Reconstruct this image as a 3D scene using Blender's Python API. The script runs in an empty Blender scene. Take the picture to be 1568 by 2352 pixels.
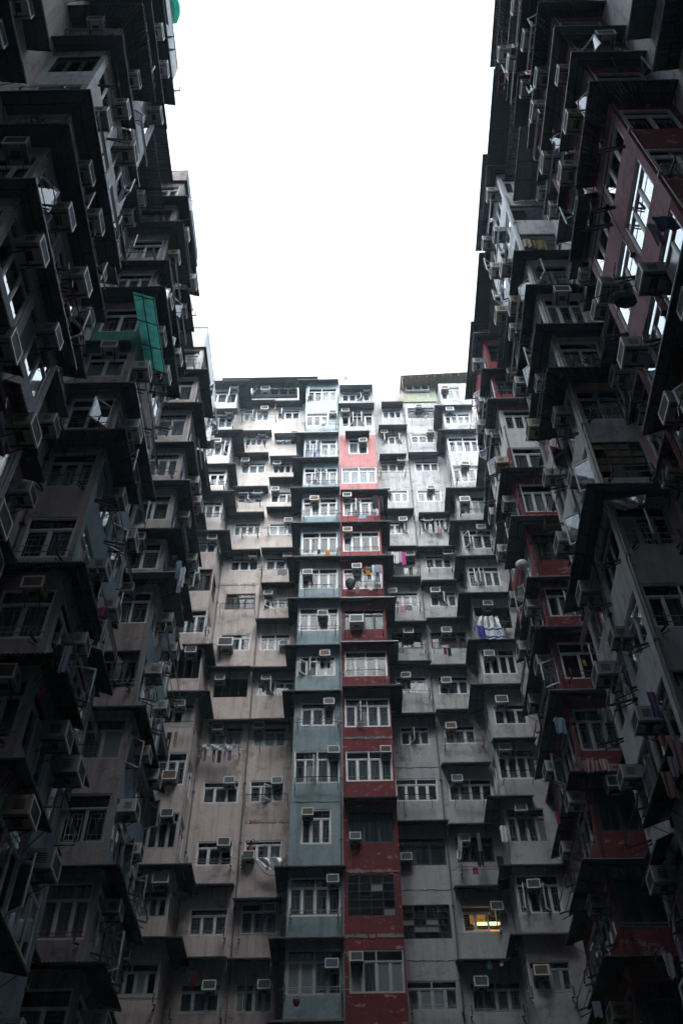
import bpy, math, random
from mathutils import Vector, Matrix

rnd = random.Random(11)
sc = bpy.context.scene
col = sc.collection
EYE = 1.6                                   # camera height above the courtyard floor
FLEN = 2287.0                               # focal length in units of a 1568-wide picture (35 mm on 24 mm)

# ------------------------------------------------------------------ camera frame
up_c = Vector((-21, 1893, -FLEN)).normalized()
dep_c = Vector((58, (-FLEN * FLEN + 21 * 58) / 1893.0, -FLEN)).normalized()
rgt_c = dep_c.cross(up_c)


def ray(px, py):
    v = Vector((px - 784, 1176 - py, -FLEN))
    return Vector((v.dot(rgt_c), v.dot(dep_c), v.dot(up_c)))


def at_depth(px, py, Y):                    # point of the plane "Y metres into the courtyard" seen at a measured spot
    r = ray(px, py)
    k = Y / r.y
    return Vector((r.x * k, Y, r.z * k + EYE))


def at_side(px, py, X):
    r = ray(px, py)
    k = X / r.x
    return Vector((X, r.y * k, r.z * k + EYE))


def project(p):
    q = Vector(p) - Vector((0, 0, EYE))
    c = rgt_c * q.x + dep_c * q.y + up_c * q.z
    if c.z > -0.1:
        return (-9999, -9999)
    return (784 + FLEN * c.x / -c.z, 1176 - FLEN * c.y / -c.z)


def in_view(p, m=130):
    x, y = project(p)
    return -m < x < 1568 + m and -m < y < 2352 + m


# ------------------------------------------------------------------ mesh helpers
class MB:
    def __init__(s):
        s.v = []; s.f = []; s.m = []

    def quad(s, a, b, c, d, mi=0):
        n = len(s.v)
        s.v += [tuple(a), tuple(b), tuple(c), tuple(d)]
        s.f.append((n, n + 1, n + 2, n + 3)); s.m.append(mi)

    def box(s, x0, x1, y0, y1, z0, z1, mi=0):
        n = len(s.v)
        s.v += [(x0, y0, z0), (x1, y0, z0), (x1, y1, z0), (x0, y1, z0),
                (x0, y0, z1), (x1, y0, z1), (x1, y1, z1), (x0, y1, z1)]
        for q in ((0, 3, 2, 1), (4, 5, 6, 7), (0, 1, 5, 4), (1, 2, 6, 5), (2, 3, 7, 6), (3, 0, 4, 7)):
            s.f.append(tuple(n + i for i in q)); s.m.append(mi)

    def obox(s, c, ax, ay, az, mi=0):        # oriented box: centre and three half-axis vectors
        n = len(s.v)
        c = Vector(c); ax = Vector(ax); ay = Vector(ay); az = Vector(az)
        for sz in (-1, 1):
            for sx, sy in ((-1, -1), (1, -1), (1, 1), (-1, 1)):
                s.v.append(tuple(c + ax * sx + ay * sy + az * sz))
        for q in ((0, 3, 2, 1), (4, 5, 6, 7), (0, 1, 5, 4), (1, 2, 6, 5), (2, 3, 7, 6), (3, 0, 4, 7)):
            s.f.append(tuple(n + i for i in q)); s.m.append(mi)

    def tube(s, pts, r, seg=6, mi=0):
        pts = [Vector(p) for p in pts]
        n0 = len(s.v)
        N = len(pts)
        for i, p in enumerate(pts):
            d = (pts[min(i + 1, N - 1)] - pts[max(i - 1, 0)]).normalized()
            a = Vector((0, 0, 1)) if abs(d.z) < 0.9 else Vector((1, 0, 0))
            x = d.cross(a).normalized(); y = d.cross(x)
            for k in range(seg):
                t = 2 * math.pi * k / seg
                s.v.append(tuple(p + (x * math.cos(t) + y * math.sin(t)) * r))
        for i in range(N - 1):
            for k in range(seg):
                a = n0 + i * seg + k; b = n0 + i * seg + (k + 1) % seg
                s.f.append((a, b, b + seg, a + seg)); s.m.append(mi)
        s.f.append(tuple(n0 + k for k in range(seg))); s.m.append(mi)
        s.f.append(tuple(n0 + (N - 1) * seg + k for k in range(seg - 1, -1, -1))); s.m.append(mi)

    def mesh(s, name, mats, smooth=False):
        me = bpy.data.meshes.new(name)
        me.from_pydata(s.v, [], s.f)
        for m in mats:
            me.materials.append(m)
        me.polygons.foreach_set('material_index', s.m)
        if smooth:
            me.polygons.foreach_set('use_smooth', [True] * len(s.f))
        me.update()
        return me


def link(name, me, parent=None, loc=(0, 0, 0), rz=0.0):
    o = bpy.data.objects.new(name, me)
    col.objects.link(o)
    o.location = loc
    o.rotation_euler = (0, 0, rz)
    if parent is not None:
        o.parent = parent
    return o


def tag(o, label=None, cat=None, group=None, kind=None):
    if label: o['label'] = label
    if cat: o['category'] = cat
    if group: o['group'] = group
    if kind: o['kind'] = kind
    return o


def thing(name, label, cat, loc, rz=0.0, group=None):
    o = link(name, None, None, loc, rz)
    o.empty_display_size = 0.3
    return tag(o, label, cat, group)


ORD = ['top', 'second', 'third', 'fourth', 'fifth', 'sixth', 'seventh', 'eighth', 'ninth', 'tenth', 'eleventh',
       'twelfth', 'thirteenth', 'fourteenth', 'fifteenth', 'sixteenth', 'seventeenth', 'eighteenth']


def storey(k):
    return 'top floor' if k == 0 else '%s floor from top' % ORD[k]


# ------------------------------------------------------------------ materials
def nodes(name):
    m = bpy.data.materials.new(name)
    m.use_nodes = True
    nt = m.node_tree
    return m, nt, nt.nodes['Principled BSDF']


def tex_noise(nt, vec, scale, detail=4, rough=0.6):
    n = nt.nodes.new('ShaderNodeTexNoise')
    n.inputs['Scale'].default_value = scale
    n.inputs['Detail'].default_value = detail
    n.inputs['Roughness'].default_value = rough
    nt.links.new(vec, n.inputs['Vector'])
    return n.outputs['Fac']


def ramp(nt, fac, p0, p1, c0=(0, 0, 0, 1), c1=(1, 1, 1, 1)):
    r = nt.nodes.new('ShaderNodeValToRGB')
    r.color_ramp.elements[0].position = p0; r.color_ramp.elements[0].color = c0
    r.color_ramp.elements[1].position = p1; r.color_ramp.elements[1].color = c1
    nt.links.new(fac, r.inputs['Fac'])
    return r.outputs['Color']


def mix(nt, fac, a, b, mode='MIX'):
    m = nt.nodes.new('ShaderNodeMix')
    m.data_type = 'RGBA'; m.blend_type = mode
    for s, i in ((fac, 0), (a, 6), (b, 7)):
        if isinstance(s, (int, float)):
            m.inputs[i].default_value = s
        elif isinstance(s, (tuple, list)):
            m.inputs[i].default_value = s
        else:
            nt.links.new(s, m.inputs[i])
    return m.outputs[2]


def mathn(nt, op, a, b):
    m = nt.nodes.new('ShaderNodeMath'); m.operation = op
    for s, i in ((a, 0), (b, 1)):
        if isinstance(s, (int, float)): m.inputs[i].default_value = s
        else: nt.links.new(s, m.inputs[i])
    return m.outputs[0]


def position(nt, scale=(1, 1, 1), off=(0, 0, 0)):
    g = nt.nodes.new('ShaderNodeNewGeometry')
    mp = nt.nodes.new('ShaderNodeMapping')
    mp.inputs['Scale'].default_value = scale
    mp.inputs['Location'].default_value = off
    nt.links.new(g.outputs['Position'], mp.inputs['Vector'])
    return mp.outputs['Vector']


def bump(nt, bsdf, h, strength=0.3, dist=0.02):
    b = nt.nodes.new('ShaderNodeBump')
    b.inputs['Strength'].default_value = strength
    b.inputs['Distance'].default_value = dist
    nt.links.new(h, b.inputs['Height'])
    nt.links.new(b.outputs['Normal'], bsdf.inputs['Normal'])


def render_paint(name, c, off, grime=0.6, peel=0.0, peel_col=(0.42, 0.40, 0.38)):
    """old painted cement render: patches, run-off streaks, specks, peeling"""
    m, nt, b = nodes(name)
    o = (off * 7.3, off * 3.1, off * 5.7)
    p = position(nt, (1, 1, 1), o)
    ps = position(nt, (2.6, 2.6, 0.22), o)
    base = (c[0], c[1], c[2], 1)
    dark = (c[0] * 0.52, c[1] * 0.53, c[2] * 0.54, 1)
    lite = (min(1, c[0] * 1.12), min(1, c[1] * 1.13), min(1, c[2] * 1.15), 1)
    patch = tex_noise(nt, p, 0.75, 6, 0.65)
    cl = mix(nt, ramp(nt, patch, 0.35, 0.7), base, lite)
    streak = tex_noise(nt, ps, 1.5, 5, 0.65)
    cl = mix(nt, mathn(nt, 'MULTIPLY', ramp(nt, streak, 0.46, 0.70), grime * 1.15), cl, dark)
    blotch = tex_noise(nt, p, 1.7, 8, 0.72)
    cl = mix(nt, mathn(nt, 'MULTIPLY', ramp(nt, blotch, 0.53, 0.68), grime * 1.2), cl, (c[0] * .30 + .015, c[1] * .30 + .015, c[2] * .29 + .012, 1))
    fine = tex_noise(nt, p, 14, 3, 0.6)
    cl = mix(nt, ramp(nt, fine, 0.70, 0.78), cl, (0.05, 0.05, 0.05, 1))
    rust = tex_noise(nt, position(nt, (3.4, 3.4, 0.3), (off, off * 2, 9)), 1.3, 4, 0.6)
    cl = mix(nt, mathn(nt, 'MULTIPLY', ramp(nt, rust, 0.66, 0.8), 0.45), cl, (0.20, 0.11, 0.05, 1))
    if peel > 0:
        pe = tex_noise(nt, position(nt, (1.2, 1.2, 2.4), o), 1.9, 9, 0.75)
        cl = mix(nt, ramp(nt, pe, 0.67 - 0.1 * peel, 0.69 - 0.1 * peel), cl, (*peel_col, 1))
    nt.links.new(cl, b.inputs['Base Color'])
    b.inputs['Roughness'].default_value = 0.9
    b.inputs['Specular IOR Level'].default_value = 0.2
    bump(nt, b, mathn(nt, 'ADD', tex_noise(nt, p, 5, 6, 0.7), mathn(nt, 'MULTIPLY', fine, 0.4)), 0.45, 0.03)
    return m


def plain(name, c, rough=0.6, metal=0.0, var=0.25, scale=6, spec=0.4, vdir=(1, 1, 1)):
    m, nt, b = nodes(name)
    p = position(nt, vdir)
    n = tex_noise(nt, p, scale, 5, 0.65)
    d = (c[0] * (1 - var), c[1] * (1 - var), c[2] * (1 - var * 0.9), 1)
    nt.links.new(mix(nt, ramp(nt, n, 0.35, 0.7), (c[0], c[1], c[2], 1), d), b.inputs['Base Color'])
    b.inputs['Roughness'].default_value = rough
    b.inputs['Metallic'].default_value = metal
    b.inputs['Specular IOR Level'].default_value = spec
    return m


def sheet_metal(name, c, rust=0.3):
    m, nt, b = nodes(name)
    p = position(nt)
    n = tex_noise(nt, p, 1.6, 7, 0.7)
    n2 = tex_noise(nt, p, 9, 5, 0.6)
    cl = mix(nt, ramp(nt, n2, 0.3, 0.75), (c[0], c[1], c[2], 1), (c[0] * .55, c[1] * .55, c[2] * .55, 1))
    cl = mix(nt, mathn(nt, 'MULTIPLY', ramp(nt, n, 0.52, 0.66), rust), cl, (0.13, 0.065, 0.03, 1))
    nt.links.new(cl, b.inputs['Base Color'])
    b.inputs['Roughness'].default_value = 0.75
    b.inputs['Metallic'].default_value = 0.0
    b.inputs['Specular IOR Level'].default_value = 0.25
    return m


def glass_mat(name, tint, gloss=1.0, rough=0.02):
    m, nt, b = nodes(name)
    nt.nodes.remove(b)
    out = nt.nodes['Material Output']
    t = nt.nodes.new('ShaderNodeBsdfTransparent'); t.inputs['Color'].default_value = (*tint, 1)
    g = nt.nodes.new('ShaderNodeBsdfGlossy'); g.inputs['Roughness'].default_value = rough
    g.inputs['Color'].default_value = (0.9, 0.95, 1, 1)
    f = nt.nodes.new('ShaderNodeFresnel'); f.inputs['IOR'].default_value = 1.5
    mx = nt.nodes.new('ShaderNodeMixShader')
    nt.links.new(mathn(nt, 'MULTIPLY', f.outputs['Fac'], gloss), mx.inputs['Fac'])
    nt.links.new(t.outputs['BSDF'], mx.inputs[1]); nt.links.new(g.outputs['BSDF'], mx.inputs[2])
    nt.links.new(mx.outputs['Shader'], out.inputs['Surface'])
    return m


def cloth(name, c, stripe=None):
    m, nt, b = nodes(name)
    n = tex_noise(nt, position(nt), 18, 4, 0.6)
    cl = mix(nt, ramp(nt, n, 0.3, 0.8), (*c, 1), (c[0] * .7, c[1] * .7, c[2] * .7, 1))
    if stripe:
        tc = nt.nodes.new('ShaderNodeTexCoord')
        w = nt.nodes.new('ShaderNodeTexWave'); w.inputs['Scale'].default_value = 4.0
        w.bands_direction = 'Z'
        nt.links.new(tc.outputs['Object'], w.inputs['Vector'])
        cl = mix(nt, ramp(nt, w.outputs['Fac'], 0.5, 0.55), cl, (*stripe, 1))
    nt.links.new(cl, b.inputs['Base Color'])
    b.inputs['Roughness'].default_value = 0.95
    b.inputs['Specular IOR Level'].default_value = 0.1
    return m


def emit(name, c, s):
    m, nt, b = nodes(name)
    b.inputs['Base Color'].default_value = (*c, 1)
    b.inputs['Emission Color'].default_value = (*c, 1)
    b.inputs['Emission Strength'].default_value = s
    return m


M = {}
M['pink'] = render_paint('pink render', (0.500, 0.435, 0.410), 1, 0.6, 0.35)
M['pink2'] = render_paint('dirty pink render', (0.335, 0.285, 0.282), 2, 0.75, 0.6)
M['beige'] = render_paint('pale beige render', (0.500, 0.463, 0.435), 3, 0.45, 0.3)
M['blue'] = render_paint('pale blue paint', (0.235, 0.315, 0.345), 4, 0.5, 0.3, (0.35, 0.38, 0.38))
M['bluelite'] = render_paint('bleached blue paint', (0.360, 0.410, 0.430), 5, 0.35, 0.3)  # lighter blue, used on the upper storeys
M['bluegrey'] = render_paint('slate blue paint', (0.200, 0.275, 0.320), 6, 0.45, 0.3)
M['red'] = render_paint('dark red paint', (0.165, 0.036, 0.043), 7, 0.6, 0.9, (0.34, 0.26, 0.25))
M['redmid'] = render_paint('worn red paint', (0.250, 0.058, 0.066), 8, 0.4, 0.7, (0.36, 0.28, 0.27))
M['redfade'] = render_paint('faded rose paint', (0.400, 0.180, 0.180), 9, 0.45, 0.8, (0.40, 0.30, 0.29))
M['grey'] = render_paint('grey white render', (0.365, 0.378, 0.392), 10, 0.5, 0.5, (0.30, 0.29, 0.28))
M['white'] = render_paint('stained white paint', (0.630, 0.640, 0.650), 12, 0.6, 0.5, (0.30, 0.29, 0.28))
M['dullwhite'] = render_paint('weathered white render', (0.395, 0.405, 0.412), 21, 0.75, 0.8, (0.22, 0.21, 0.20))
M['mauve'] = render_paint('mauve pink paint', (0.420, 0.235, 0.265), 13, 0.5, 0.8, (0.45, 0.38, 0.40))
M['cream'] = render_paint('cream render', (0.450, 0.405, 0.345), 14, 0.6, 0.4)
M['teal'] = render_paint('green paint', (0.06, 0.22, 0.19), 15, 0.6, 0.6)
M['cement'] = render_paint('bare cement', (0.210, 0.210, 0.210), 16, 0.8, 0.3)
M['room'] = plain('unlit room', (0.035, 0.037, 0.04), 0.95, 0, 0.4, 2, 0.05)  # interior darkness put into the colour
M['alu'] = plain('white window frame', (0.68, 0.70, 0.72), 0.45, 0, 0.25, 5, 0.4)
M['alug'] = plain('dull aluminium frame', (0.38, 0.40, 0.42), 0.45, 0.2, 0.3, 5, 0.4)
M['brown'] = plain('dark brown frame', (0.05, 0.032, 0.026), 0.5, 0, 0.4, 5, 0.3)
M['steel'] = plain('old steel frame', (0.045, 0.052, 0.056), 0.6, 0.2, 0.5, 5, 0.3)
M['grille'] = plain('window grille bar', (0.62, 0.64, 0.66), 0.5, 0, 0.1, 4)
M['glass'] = glass_mat('window glass', (0.74, 0.79, 0.82), 0.6)
M['glassw'] = glass_mat('sky reflecting window glass', (0.74, 0.79, 0.82), 1.9)
M['glassd'] = glass_mat('dark window glass', (0.35, 0.40, 0.43), 0.6)
M['glassb'] = glass_mat('blue tinted glass', (0.25, 0.42, 0.55), 1.4)
M['mirror'] = glass_mat('sky facing sash glass', (0.6, 0.66, 0.7), 1.3)
M['frost'] = plain('frosted glass', (0.14, 0.17, 0.18), 0.35, 0, 0.2, 3, 0.6)
for k, c in (('green', (0.10, 0.13, 0.05)), ('rose', (0.22, 0.09, 0.09)), ('aqua', (0.07, 0.13, 0.14)), ('amber', (0.16, 0.13, 0.05))):
    M['st_' + k] = plain('%s stained pane' % k, c, 0.3, 0, 0.5, 6, 0.5)
M['cur_w'] = cloth('white curtain', (0.58, 0.60, 0.60))
M['cur_g'] = cloth('grey curtain', (0.27, 0.30, 0.31))
M['cur_b'] = cloth('blue grey curtain', (0.20, 0.26, 0.28))
M['cur_p'] = cloth('patterned curtain', (0.34, 0.36, 0.36), (0.14, 0.15, 0.15))
M['cur_d'] = cloth('dark curtain', (0.10, 0.105, 0.11))
M['tin'] = sheet_metal('dark tin sheet', (0.12, 0.13, 0.138), 0.35)
M['tin2'] = sheet_metal('grey tin sheet', (0.17, 0.18, 0.19), 0.25)
M['tin3'] = sheet_metal('black tin sheet', (0.07, 0.075, 0.08), 0.3)
M['rusty'] = sheet_metal('rusty tin sheet', (0.22, 0.16, 0.10), 0.9)
M['yellow'] = sheet_metal('yellowed tin sheet', (0.45, 0.33, 0.12), 0.4)
M['greentin'] = sheet_metal('pale green tin sheet', (0.40, 0.46, 0.34), 0.3)
def thin_sheet(name, c):
    m, nt, b = nodes(name)
    t = nt.nodes.new('ShaderNodeBsdfTranslucent'); t.inputs['Color'].default_value = (*c, 1)
    n = tex_noise(nt, position(nt), 2.2, 6, 0.7)
    cl = mix(nt, ramp(nt, n, 0.45, 0.75), (*c, 1), (c[0] * .4, c[1] * .45, c[2] * .5, 1))
    nt.links.new(cl, b.inputs['Base Color']); nt.links.new(cl, t.inputs['Color'])
    b.inputs['Roughness'].default_value = 0.4
    mx = nt.nodes.new('ShaderNodeMixShader'); mx.inputs['Fac'].default_value = 0.65
    nt.links.new(b.outputs['BSDF'], mx.inputs[1]); nt.links.new(t.outputs['BSDF'], mx.inputs[2])
    nt.links.new(mx.outputs['Shader'], nt.nodes['Material Output'].inputs['Surface'])
    return m


M['greensheet'] = thin_sheet('teal plastic sheet', (0.27, 0.60, 0.55))
M['net'] = plain('bright green netting', (0.02, 0.42, 0.28), 0.8, 0, 0.2, 8)
M['lip'] = plain('bare metal edge', (0.62, 0.64, 0.66), 0.5, 0.3, 0.4, 4)
M['lipd'] = plain('dull metal edge', (0.16, 0.17, 0.18), 0.6, 0.2, 0.4, 4)
M['iron'] = plain('black iron', (0.035, 0.037, 0.04), 0.6, 0.3, 0.3, 6)
M['chrome'] = plain('steel rod', (0.40, 0.42, 0.44), 0.35, 0.6, 0.25, 6)
M['redrod'] = plain('red painted rod', (0.28, 0.05, 0.04), 0.5, 0, 0.3, 6)
M['bamboo'] = plain('bamboo pole', (0.26, 0.19, 0.10), 0.7, 0, 0.3, 6)
M['acw'] = plain('off white casing', (0.47, 0.47, 0.45), 0.55, 0, 0.35, 3)
M['acg'] = plain('grey casing', (0.30, 0.31, 0.31), 0.55, 0, 0.35, 3)
M['acc'] = plain('cream casing', (0.42, 0.36, 0.27), 0.55, 0, 0.35, 3)
M['acf'] = plain('white grille frame', (0.66, 0.67, 0.67), 0.5, 0, 0.15, 3)
M['acd'] = plain('dark cooling fins', (0.06, 0.075, 0.085), 0.5, 0.3, 0.3, 20)
M['acb'] = plain('blue cooling fins', (0.06, 0.13, 0.17), 0.5, 0.3, 0.3, 20)
M['acr'] = plain('rusty cooling fins', (0.20, 0.12, 0.05), 0.7, 0, 0.6, 9)
M['slat'] = plain('grey slats', (0.13, 0.135, 0.14), 0.6, 0, 0.3, 6)
M['pvc'] = plain('grey pipe', (0.35, 0.34, 0.33), 0.5, 0, 0.4, 3)
M['ground'] = plain('courtyard concrete', (0.05, 0.05, 0.05), 0.9, 0, 0.5, 0.6)
for k, c in (('white', (0.62, 0.63, 0.66)), ('black', (0.02, 0.02, 0.024)), ('navy', (0.03, 0.04, 0.09)), ('pink', (0.55, 0.10, 0.24)),
             ('red', (0.17, 0.016, 0.02)), ('lilac', (0.36, 0.31, 0.44)), ('grey', (0.16, 0.17, 0.19)), ('rose', (0.40, 0.24, 0.25)),
             ('orange', (0.40, 0.19, 0.05)), ('yellow', (0.5, 0.40, 0.08)), ('blue', (0.05, 0.06, 0.34)), ('sky', (0.22, 0.33, 0.48)),
             ('cream', (0.48, 0.43, 0.36)), ('magenta', (0.36, 0.06, 0.20)), ('teal', (0.05, 0.25, 0.25)), ('purple', (0.20, 0.12, 0.30)), ('flagblue', (0.012, 0.05, 0.26))):
    M['c_' + k] = cloth('%s cloth' % k, c)
M['c_stripe'] = cloth('striped cloth', (0.45, 0.38, 0.2), (0.07, 0.06, 0.05))
M['plastic'] = plain('clear plastic sheet', (0.40, 0.42, 0.44), 0.18, 0, 0.5, 9, 0.8)
M['amber2'] = emit('dim lamplit wall', (0.8, 0.35, 0.06), 0.008)  # faint emission standing in for lamplight on the back panel
M['lamp'] = emit('lit ceiling lamp', (1.0, 0.62, 0.22), 1.0)
M['amber'] = emit('lamplit wall', (0.9, 0.42, 0.08), 0.09)  # lamp glow put into the cabinet door as emission
M['amberd'] = emit('lamplit shelf', (0.9, 0.42, 0.08), 0.22)  # lamp glow put into the shelf as emission
M['leaf'] = plain('plant leaves', (0.05, 0.08, 0.035), 0.6, 0, 0.5, 12)
M['bark'] = plain('bare twigs', (0.16, 0.14, 0.12), 0.9, 0, 0.3, 12)
M['board'] = plain('painted board', (0.6, 0.56, 0.46), 0.6, 0, 0.2, 5)
M['timber'] = sheet_metal('old roof boards', (0.24, 0.19, 0.14), 0.5)
# ------------------------------------------------------------------ wall faces with real openings
class Face:
    """one plane of a building; local x runs along the wall, y into the wall, z up"""

    def __init__(s, bld, name, org, rz, u0, u1, z0, z1, mats, paint, room=0.75, label=None):
        s.bld = bld; s.name = name; s.org = Vector(org); s.rz = rz
        s.u0, s.u1, s.z0, s.z1 = u0, u1, z0, z1
        s.mats = mats; s.paint = paint; s.holes = []; s.cuts = []; s.room = room; s.label = label
        s.rot = Matrix.Rotation(rz, 3, 'Z')

    def world(s, u, y, z):
        return s.org + s.rot @ Vector((u, y, z))

    def u_of(s, p):
        return (s.rot.transposed() @ (Vector(p) - s.org)).x

    def place(s, name, me, u, z, parent=None):
        p = s.world(u, 0, z)
        if parent is None:
            return link(name, me, None, p, s.rz)
        return link(name, me, parent, p - parent.location, s.rz)

    def build(s):
        us = {s.u0, s.u1}; zs = {s.z0, s.z1}
        for h in s.holes:
            us |= {h[0], h[1]}; zs |= {h[2], h[3]}
        zs |= {c for c in s.cuts if s.z0 < c < s.z1}
        us = sorted(u for u in us if s.u0 - 1e-6 <= u <= s.u1 + 1e-6)
        zs = sorted(z for z in zs if s.z0 - 1e-6 <= z <= s.z1 + 1e-6)
        mb = MB()
        for j in range(len(zs) - 1):
            if zs[j + 1] - zs[j] < 1e-4: continue
            zc = (zs[j] + zs[j + 1]) / 2
            row = [h for h in s.holes if h[2] < zc < h[3]]
            a = 0
            # merge runs of solid cells in a row
            edges = sorted({s.u0, s.u1} | {e for h in row for e in h[:2]})
            edges = [e for e in edges if s.u0 - 1e-6 <= e <= s.u1 + 1e-6]
            for i in range(len(edges) - 1):
                if edges[i + 1] - edges[i] < 1e-4: continue
                uc = (edges[i] + edges[i + 1]) / 2
                if any(h[0] < uc < h[1] for h in row): continue
                mb.quad((edges[i], 0, zs[j]), (edges[i + 1], 0, zs[j]), (edges[i + 1], 0, zs[j + 1]), (edges[i], 0, zs[j + 1]), s.paint(zc))
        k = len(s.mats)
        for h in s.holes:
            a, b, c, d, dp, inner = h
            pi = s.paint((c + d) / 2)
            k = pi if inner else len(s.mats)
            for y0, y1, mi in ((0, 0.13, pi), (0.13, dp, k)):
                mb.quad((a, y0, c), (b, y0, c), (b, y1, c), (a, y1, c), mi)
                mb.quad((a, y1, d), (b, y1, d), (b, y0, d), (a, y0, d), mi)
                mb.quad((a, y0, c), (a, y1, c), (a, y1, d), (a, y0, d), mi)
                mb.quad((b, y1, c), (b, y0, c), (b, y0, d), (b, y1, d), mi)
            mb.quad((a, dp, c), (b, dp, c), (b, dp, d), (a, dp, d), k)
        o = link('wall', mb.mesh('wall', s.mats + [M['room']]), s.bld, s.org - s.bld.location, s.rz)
        if s.label: o['label'] = s.label
        return o


# ------------------------------------------------------------------ windows
FR = {'w': 'alu', 'g': 'alug', 'b': 'brown', 'd': 'steel', 's': 'steel', 'o': 'steel', 'k': 'steel'}


def frame_bars(mb, W, H, cols, tr, t=0.05, y0=0.02, y1=0.09, sash=True, skip=()):
    """outer frame, mullions, transom and a slimmer sash frame in each light"""
    mb.box(0, t, y0, y1, 0, H); mb.box(W - t, W, y0, y1, 0, H)
    mb.box(t, W - t, y0, y1, 0, t); mb.box(t, W - t, y0, y1, H - t, H)
    th = H * (1 - tr) if tr else H
    if tr:
        mb.box(t, W - t, y0 - .008, y1, th - t / 2, th + t / 2)
    cw = W / cols
    for i in range(1, cols):
        mb.box(i * cw - t / 2, i * cw + t / 2, y0 + .002, y1, t, th - t / 2)
    if tr:
        tc = max(1, cols // 2)
        for i in range(1, tc):
            x = i * W / tc
            mb.box(x - t / 2, x + t / 2, y0 + .002, y1, th + t / 2, H - t)
    if sash:
        q = 0.034
        for i in range(cols):
            if i in skip: continue
            a = i * cw + t / 2 + (t / 2 if i == 0 else 0); b = (i + 1) * cw - t / 2 - (t / 2 if i == cols - 1 else 0)
            c, d = t, th - (t / 2 if tr else t)
            yy0, yy1 = y0 + .012, y1 - .015
            mb.box(a, a + q, yy0, yy1, c, d); mb.box(b - q, b, yy0, yy1, c, d)
            mb.box(a + q, b - q, yy0, yy1, c, c + q); mb.box(a + q, b - q, yy0, yy1, d - q, d)
    return th


def curtain_mesh(x0, x1, z0, z1, y, mat, amp=0.025, wl=0.16):
    mb = MB()
    n = max(6, int((x1 - x0) / 0.05))
    ph = rnd.random() * 6
    pts = []
    for i in range(n + 1):
        x = x0 + (x1 - x0) * i / n
        pts.append((x, y + amp * math.sin(ph + 2 * math.pi * x / wl) + amp * .5 * math.sin(ph * 2 + x * 17)))
    for i in range(n):
        mb.quad((pts[i][0], pts[i][1], z0), (pts[i + 1][0], pts[i + 1][1], z0), (pts[i + 1][0], pts[i + 1][1], z1), (pts[i][0], pts[i][1], z1))
    return mb.mesh('curtain', [mat], True)


def open_sash(W, H, hinge, ang, frame, glass):
    """a casement leaf hinged on its left (+1) or right (-1) edge and swung outward"""
    mb = MB()
    q = 0.045
    for a in ((0, q, 0, H), (W - q, W, 0, H), (q, W - q, 0, q), (q, W - q, H - q, H)):
        mb.box(a[0], a[1], -.018, .018, a[2], a[3], 0)
    mb.quad((q, 0, q), (W - q, 0, q), (W - q, 0, H - q), (q, 0, H - q), 1)
    R_ = Matrix.Rotation(-ang if hinge > 0 else ang, 3, 'Z')
    v = []
    for p in mb.v:
        x = p[0] if hinge > 0 else p[0] - W
        v.append(tuple(R_ @ Vector((x, p[1], p[2]))))
    mb.v = v
    return mb.mesh('open_sash', [frame, glass])


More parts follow.
